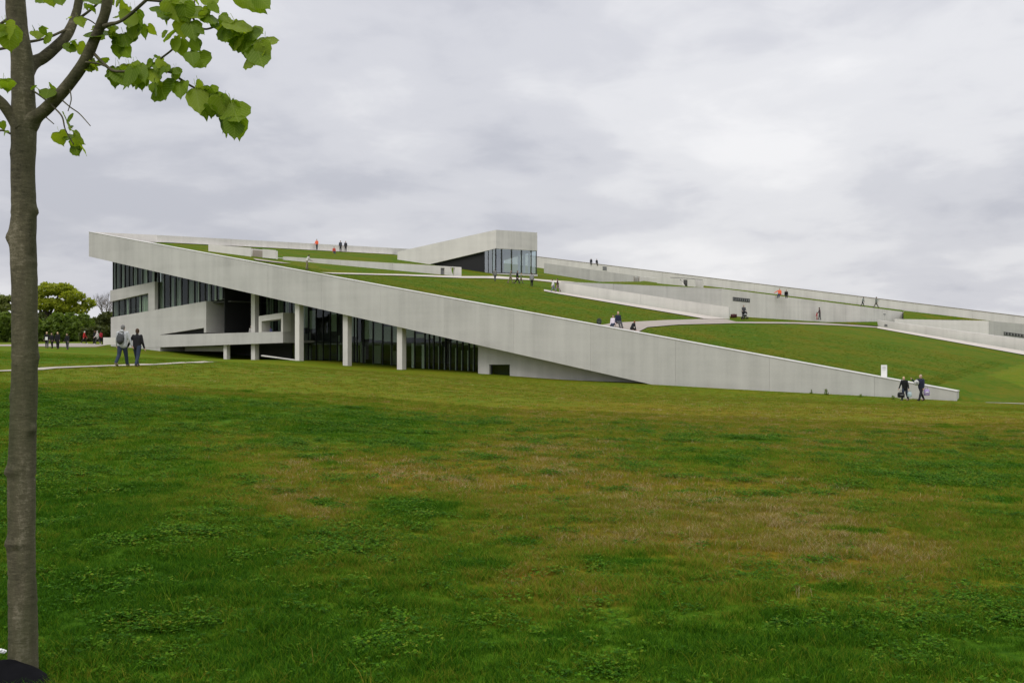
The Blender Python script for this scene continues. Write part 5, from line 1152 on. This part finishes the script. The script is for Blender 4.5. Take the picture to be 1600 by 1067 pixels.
def clover_mesh(name, n, seed):
    rnd = random.Random(seed); v = []; f = []
    for _ in range(n):
        a = rnd.uniform(0, 6.283); r = .085 * math.sqrt(rnd.random()); c = Vector((math.cos(a) * r, math.sin(a) * r, rnd.uniform(.015, .055) * (1.2 - r * 6)))
        ro = rnd.uniform(0, 6.28)
        for j in range(3):
            th = ro + j * 2.094; d = Vector((math.cos(th), math.sin(th), rnd.uniform(-.35, .45))).normalized(); e_ = Vector((-math.sin(th), math.cos(th), rnd.uniform(-.3, .3))); L = rnd.uniform(.011, .022); k = len(v)
            v += [c, c + d * L * .6 + e_ * L * .5, c + d * L, c + d * L * .6 - e_ * L * .5]; f.append((k, k + 1, k + 2, k + 3))
    me = bpy.data.meshes.new(name); me.from_pydata([tuple(x) for x in v], [], f); me.materials.append(CLOVER); return me
def seedhead_mesh(name, n, seed):
    rnd = random.Random(seed); v = []; f = []
    for _ in range(n):
        a = rnd.uniform(0, 6.283); r = .09 * math.sqrt(rnd.random()); h = rnd.uniform(.05, .13); la = rnd.uniform(0, 6.28); l_ = h * rnd.uniform(.15, .8); b = Vector((math.cos(a) * r, math.sin(a) * r, 0)); tip = b + Vector((math.cos(la) * l_, math.sin(la) * l_, h))
        s_ = Vector((math.cos(la + 1.57), math.sin(la + 1.57), 0)) * .0016; k = len(v); m_ = b.lerp(tip, .6) + Vector((0, 0, h * .07))
        v += [b - s_, b + s_, m_ + s_, m_ - s_, tip]; f += [(k, k + 1, k + 2, k + 3), (k + 3, k + 2, k + 4)]
    me = bpy.data.meshes.new(name); me.from_pydata([tuple(x) for x in v], [], f); me.materials.append(BLADE); return me
def scatter(name, meshes, pts, scl, tone, label, cat='grass'):
    """one stuff object: copies of a few tufts standing on points (position, turn, size, tone)"""
    n = len(pts); me = bpy.data.meshes.new(name); me.vertices.add(n); me.vertices.foreach_set('co', np.asarray(pts, np.float32).ravel())
    for nm, arr in (('scl', scl), ('tone', tone), ('turn', RS.uniform(0, 6.283, n))): a = me.attributes.new(nm, 'FLOAT', 'POINT'); a.data.foreach_set('value', np.asarray(arr, np.float32))
    a = me.attributes.new('pick', 'INT', 'POINT'); a.data.foreach_set('value', RS.randint(0, len(meshes), n).astype(np.int32))
    o = bpy.data.objects.new(name, me); COL.objects.link(o); tag(o, label, cat, kind='stuff')
    g = bpy.data.node_groups.new(name, 'GeometryNodeTree'); g.interface.new_socket('Geometry', in_out='INPUT', socket_type='NodeSocketGeometry'); g.interface.new_socket('Geometry', in_out='OUTPUT', socket_type='NodeSocketGeometry')
    gi, go = g.nodes.new('NodeGroupInput'), g.nodes.new('NodeGroupOutput')
    c = bpy.data.collections.new(name + '_tufts')
    for i, m in enumerate(meshes): c.objects.link(bpy.data.objects.new('%s_tuft_%d' % (name, i), m))
    ci = g.nodes.new('GeometryNodeCollectionInfo'); ci.inputs['Collection'].default_value = c; ci.inputs['Separate Children'].default_value = True; ci.inputs['Reset Children'].default_value = True
    iop = g.nodes.new('GeometryNodeInstanceOnPoints'); iop.inputs['Pick Instance'].default_value = True
    def attr(nm, dt='FLOAT'): q = g.nodes.new('GeometryNodeInputNamedAttribute'); q.data_type = dt; q.inputs['Name'].default_value = nm; return q.outputs['Attribute']
    cx3 = g.nodes.new('ShaderNodeCombineXYZ'); g.links.new(attr('turn'), cx3.inputs[2])
    e2r = g.nodes.new('FunctionNodeEulerToRotation'); g.links.new(cx3.outputs[0], e2r.inputs[0])
    m2p = g.nodes.new('GeometryNodeMeshToPoints')
    g.links.new(gi.outputs[0], m2p.inputs[0]); g.links.new(m2p.outputs[0], iop.inputs['Points']); g.links.new(ci.outputs[0], iop.inputs['Instance'])
    g.links.new(attr('pick', 'INT'), iop.inputs['Instance Index']); g.links.new(e2r.outputs[0], iop.inputs['Rotation']); g.links.new(attr('scl'), iop.inputs['Scale'])
    g.links.new(iop.outputs[0], go.inputs[0])
    md = o.modifiers.new('scatter', 'NODES'); md.node_group = g; return o
def sample(n, d0, d1, power=1.0):
    """points on the lawn between two distances, spread evenly over the seen ground"""
    u = RS.uniform(0, 1, n); D = (d0 ** power + (d1 ** power - d0 ** power) * u) ** (1 / power)
    X = RS.uniform(-1, 1, n) * (.57 * D + 3.6)
    return X, D
def lawn_pts(X, D):
    z = ground_z(X, D); near = np.clip(1 - (np.abs(D) - 40) / 30, 0, 1)
    b = np.array([noise.noise(Vector((x * .55, y * .55, 0))) * .035 + (noise.noise(Vector((x * .16, y * .16, 5))) * .07 + noise.noise(Vector((x * 2.3, y * 2.3, 9))) * .022) for x, y in zip(X, D)])
    return np.stack([X, D, z + b * near + EYE - .004], -1)
def fbm(X, Y, s, o=0.0): return np.array([noise.noise(Vector((x * s, y * s, o))) + .5 * noise.noise(Vector((x * s * 2.3, y * s * 2.3, o + 3))) for x, y in zip(X, Y)])
A1 = [tuft_mesh('fine_tuft', 22, .025, .075, .055, .0016, k, .9) for k in range(4)]
A2 = [tuft_mesh('mid_tuft', 26, .03, .09, .12, .0036, 10 + k, .9, 2) for k in range(4)]
A3 = [tuft_mesh('far_tuft', 22, .04, .11, .30, .010, 20 + k, .8, 2) for k in range(4)]
A3R = [tuft_mesh('roof_tuft', 22, .04, .11, .30, .010, 60 + k, .8, 2, ROOFB) for k in range(3)]
C1 = [clover_mesh('clover', 18, k) for k in range(4)]
S1_ = [seedhead_mesh('seed', 16, k) for k in range(3)]
T1 = [tuft_mesh('tall_tuft', 8, .09, .20, .045, .0022, 40 + k, .7, 4) for k in range(3)]
def tone_of(X, D, jit=.16):
    t = dryness(X, D) * .84 + np.clip((D - 7) * .012, .0, .09) + fbm(X, D, .9) * .17 + fbm(X, D, 3.1, 8) * .12 + RS.normal(0, jit, len(X)) * .75
    lush = fbm(X * .7, D, .62, 21) + .4 * fbm(X, D, 2.2, 5) - dryness(X, D) * .25
    return np.clip(np.where(lush > .48, t * .45 + .02, t), .02, .97)
X, D = sample(100000, 3.3, 11, 1.6); p_ = lawn_pts(X, D); tn = tone_of(X, D); f1 = fbm(X, D, 1.3, 4)
scatter('grass', A1, p_, np.clip(.85 + f1 * .40 + fbm(X, D, 4.2, 6) * .62 + RS.uniform(-.2, .2, len(X)), .35, 2.0), tn, 'short meadow grass blades in the foreground')
X, D = sample(80000, 10, 30, 1.4); p_ = lawn_pts(X, D); tn = tone_of(X, D); f1 = fbm(X, D, .8, 4)
scatter('meadow_grass', A2, p_, np.clip(.75 + f1 * .45 + fbm(X, D, 3.2, 6) * .35 + RS.uniform(-.2, .2, len(X)), .3, 1.9), tn, 'meadow grass across the middle of the lawn')
X, D = sample(50000, 28, 88, 1.3); k_ = ~((D > 74) & ((np.stack([X, D], -1) - P0[:2]) @ Vh[:2] > -.6)); X, D = X[k_], D[k_]; p_ = lawn_pts(X, D); tn = tone_of(X, D)
onpath = np.array([abs(y - np.interp(x, [-30, -19.7, -17.4, -15.6, -17.0], [38, 39, 41, 44.5, 59])) < 1.1 and x < -14 for x, y in zip(X, D)]); X, D, p_, tn = X[~onpath], D[~onpath], p_[~onpath], tn[~onpath]
scatter('far_grass', A3, p_, RS.uniform(.25, .75, len(X)), tn, 'grass of the far half of the lawn')
X, D = sample(112000, 3.5, 26, 1.3); f1 = fbm(X, D, 1.25, 9) + .5 * fbm(X, D, .4, 2); dr = dryness(X, D); keep = (f1 - dr * .55 + RS.normal(0, .42, len(X))) > .34; X, D = X[keep], D[keep]; p_ = lawn_pts(X, D)
scatter('clover', C1, p_, RS.uniform(.6, 1.2, len(X)) * np.clip(.8 + D * .03, .8, 1.5), np.clip(RS.normal(.15, .11, len(X)), .0, .45), 'dark green clover patches spreading through the lawn', 'clover')
X, D = sample(72000, 4.5, 44, 1.2); f1 = fbm(X, D, .55, 15); dr = dryness(X, D); keep = (f1 * .55 + .95 * fbm(X, D, 1.9, 31) + dr * .75 + RS.normal(0, .10, len(X))) > 1.36; X, D = X[keep], D[keep]; p_ = lawn_pts(X, D)
scatter('dry_grass', S1_, p_, RS.uniform(.4, .85, len(X)), np.clip(RS.normal(.86, .09, len(X)), .7, 1), 'pale dry seed stalks in the brownish part of the lawn', 'dry grass')
def in_poly(px, py, poly):
    c = np.zeros(len(px), bool); n = len(poly)
    for i in range(n):
        (x0, y0), (x1, y1) = poly[i], poly[(i + 1) % n]
        if y0 == y1: continue
        c ^= ((py < y0) != (py < y1)) & (px < x0 + (py - y0) * (x1 - x0) / (y1 - y0))
    return c
ra, rb = RS.uniform(.12, .985, 60000), .019 + .70 * RS.uniform(0, 1, 60000) ** 1.5
q = P0[None] + ra[:, None] * UV[None] + rb[:, None] * VV[None]
qx, qy = CX + q[:, 0] / q[:, 1] * F_, CY - q[:, 2] / q[:, 1] * F_
ok = np.ones(len(q), bool)
for poly in ([(900, 512), (960, 503), (1040, 499), (1110, 497), (1140, 496), (1290, 503), (1372, 507), (1600, 547), (1600, 556), (1371, 514), (1240, 507), (1060, 508.5), (1013, 512), (997, 522), (985, 530), (900, 520)],
             [(845, 450), (873, 454), (1140, 496), (1140, 500), (1098, 499), (870, 460), (845, 457)], [(500, 424), (722, 415), (722, 437), (633, 432), (500, 429)], [(722, 425), (905, 440), (878, 444), (760, 436), (722, 436)],
             [(875, 438), (1140, 448), (1420, 485), (1600, 500), (1600, 548), (1372, 512), (1140, 500), (873, 458)]): ok &= ~in_poly(qx, qy, poly)
ok &= qy > np.interp(qx, [300, 444, 545, 722, 840, 873, 1138, 1372, 1600], [394, 412.5, 427, 432, 437, 458, 500, 511, 556])
q = q[ok]; z = np.array([roof_z(a, b) for a, b in q[:, :2]]) + EYE - .05
scatter('roof_grass', A3R, np.stack([q[:, 0], q[:, 1], z], -1), RS.uniform(.25, .6, len(q)), np.clip(.36 + fbm(q[:, 0], q[:, 1], .12, 3) * .16 + fbm(q[:, 0], q[:, 1], .6, 3) * .12 + RS.normal(0, .09, len(q)), .05, .9), 'mown grass tufts on the front slope of the roof')
X, D = sample(600, 3.8, 14, 1.3); p_ = lawn_pts(X, D)
scatter('tall_grass', T1, p_, RS.uniform(.45, .95, len(X)), np.clip(RS.normal(.36, .12, len(X)), .1, .8), 'scattered taller grass blades standing above the foreground turf')
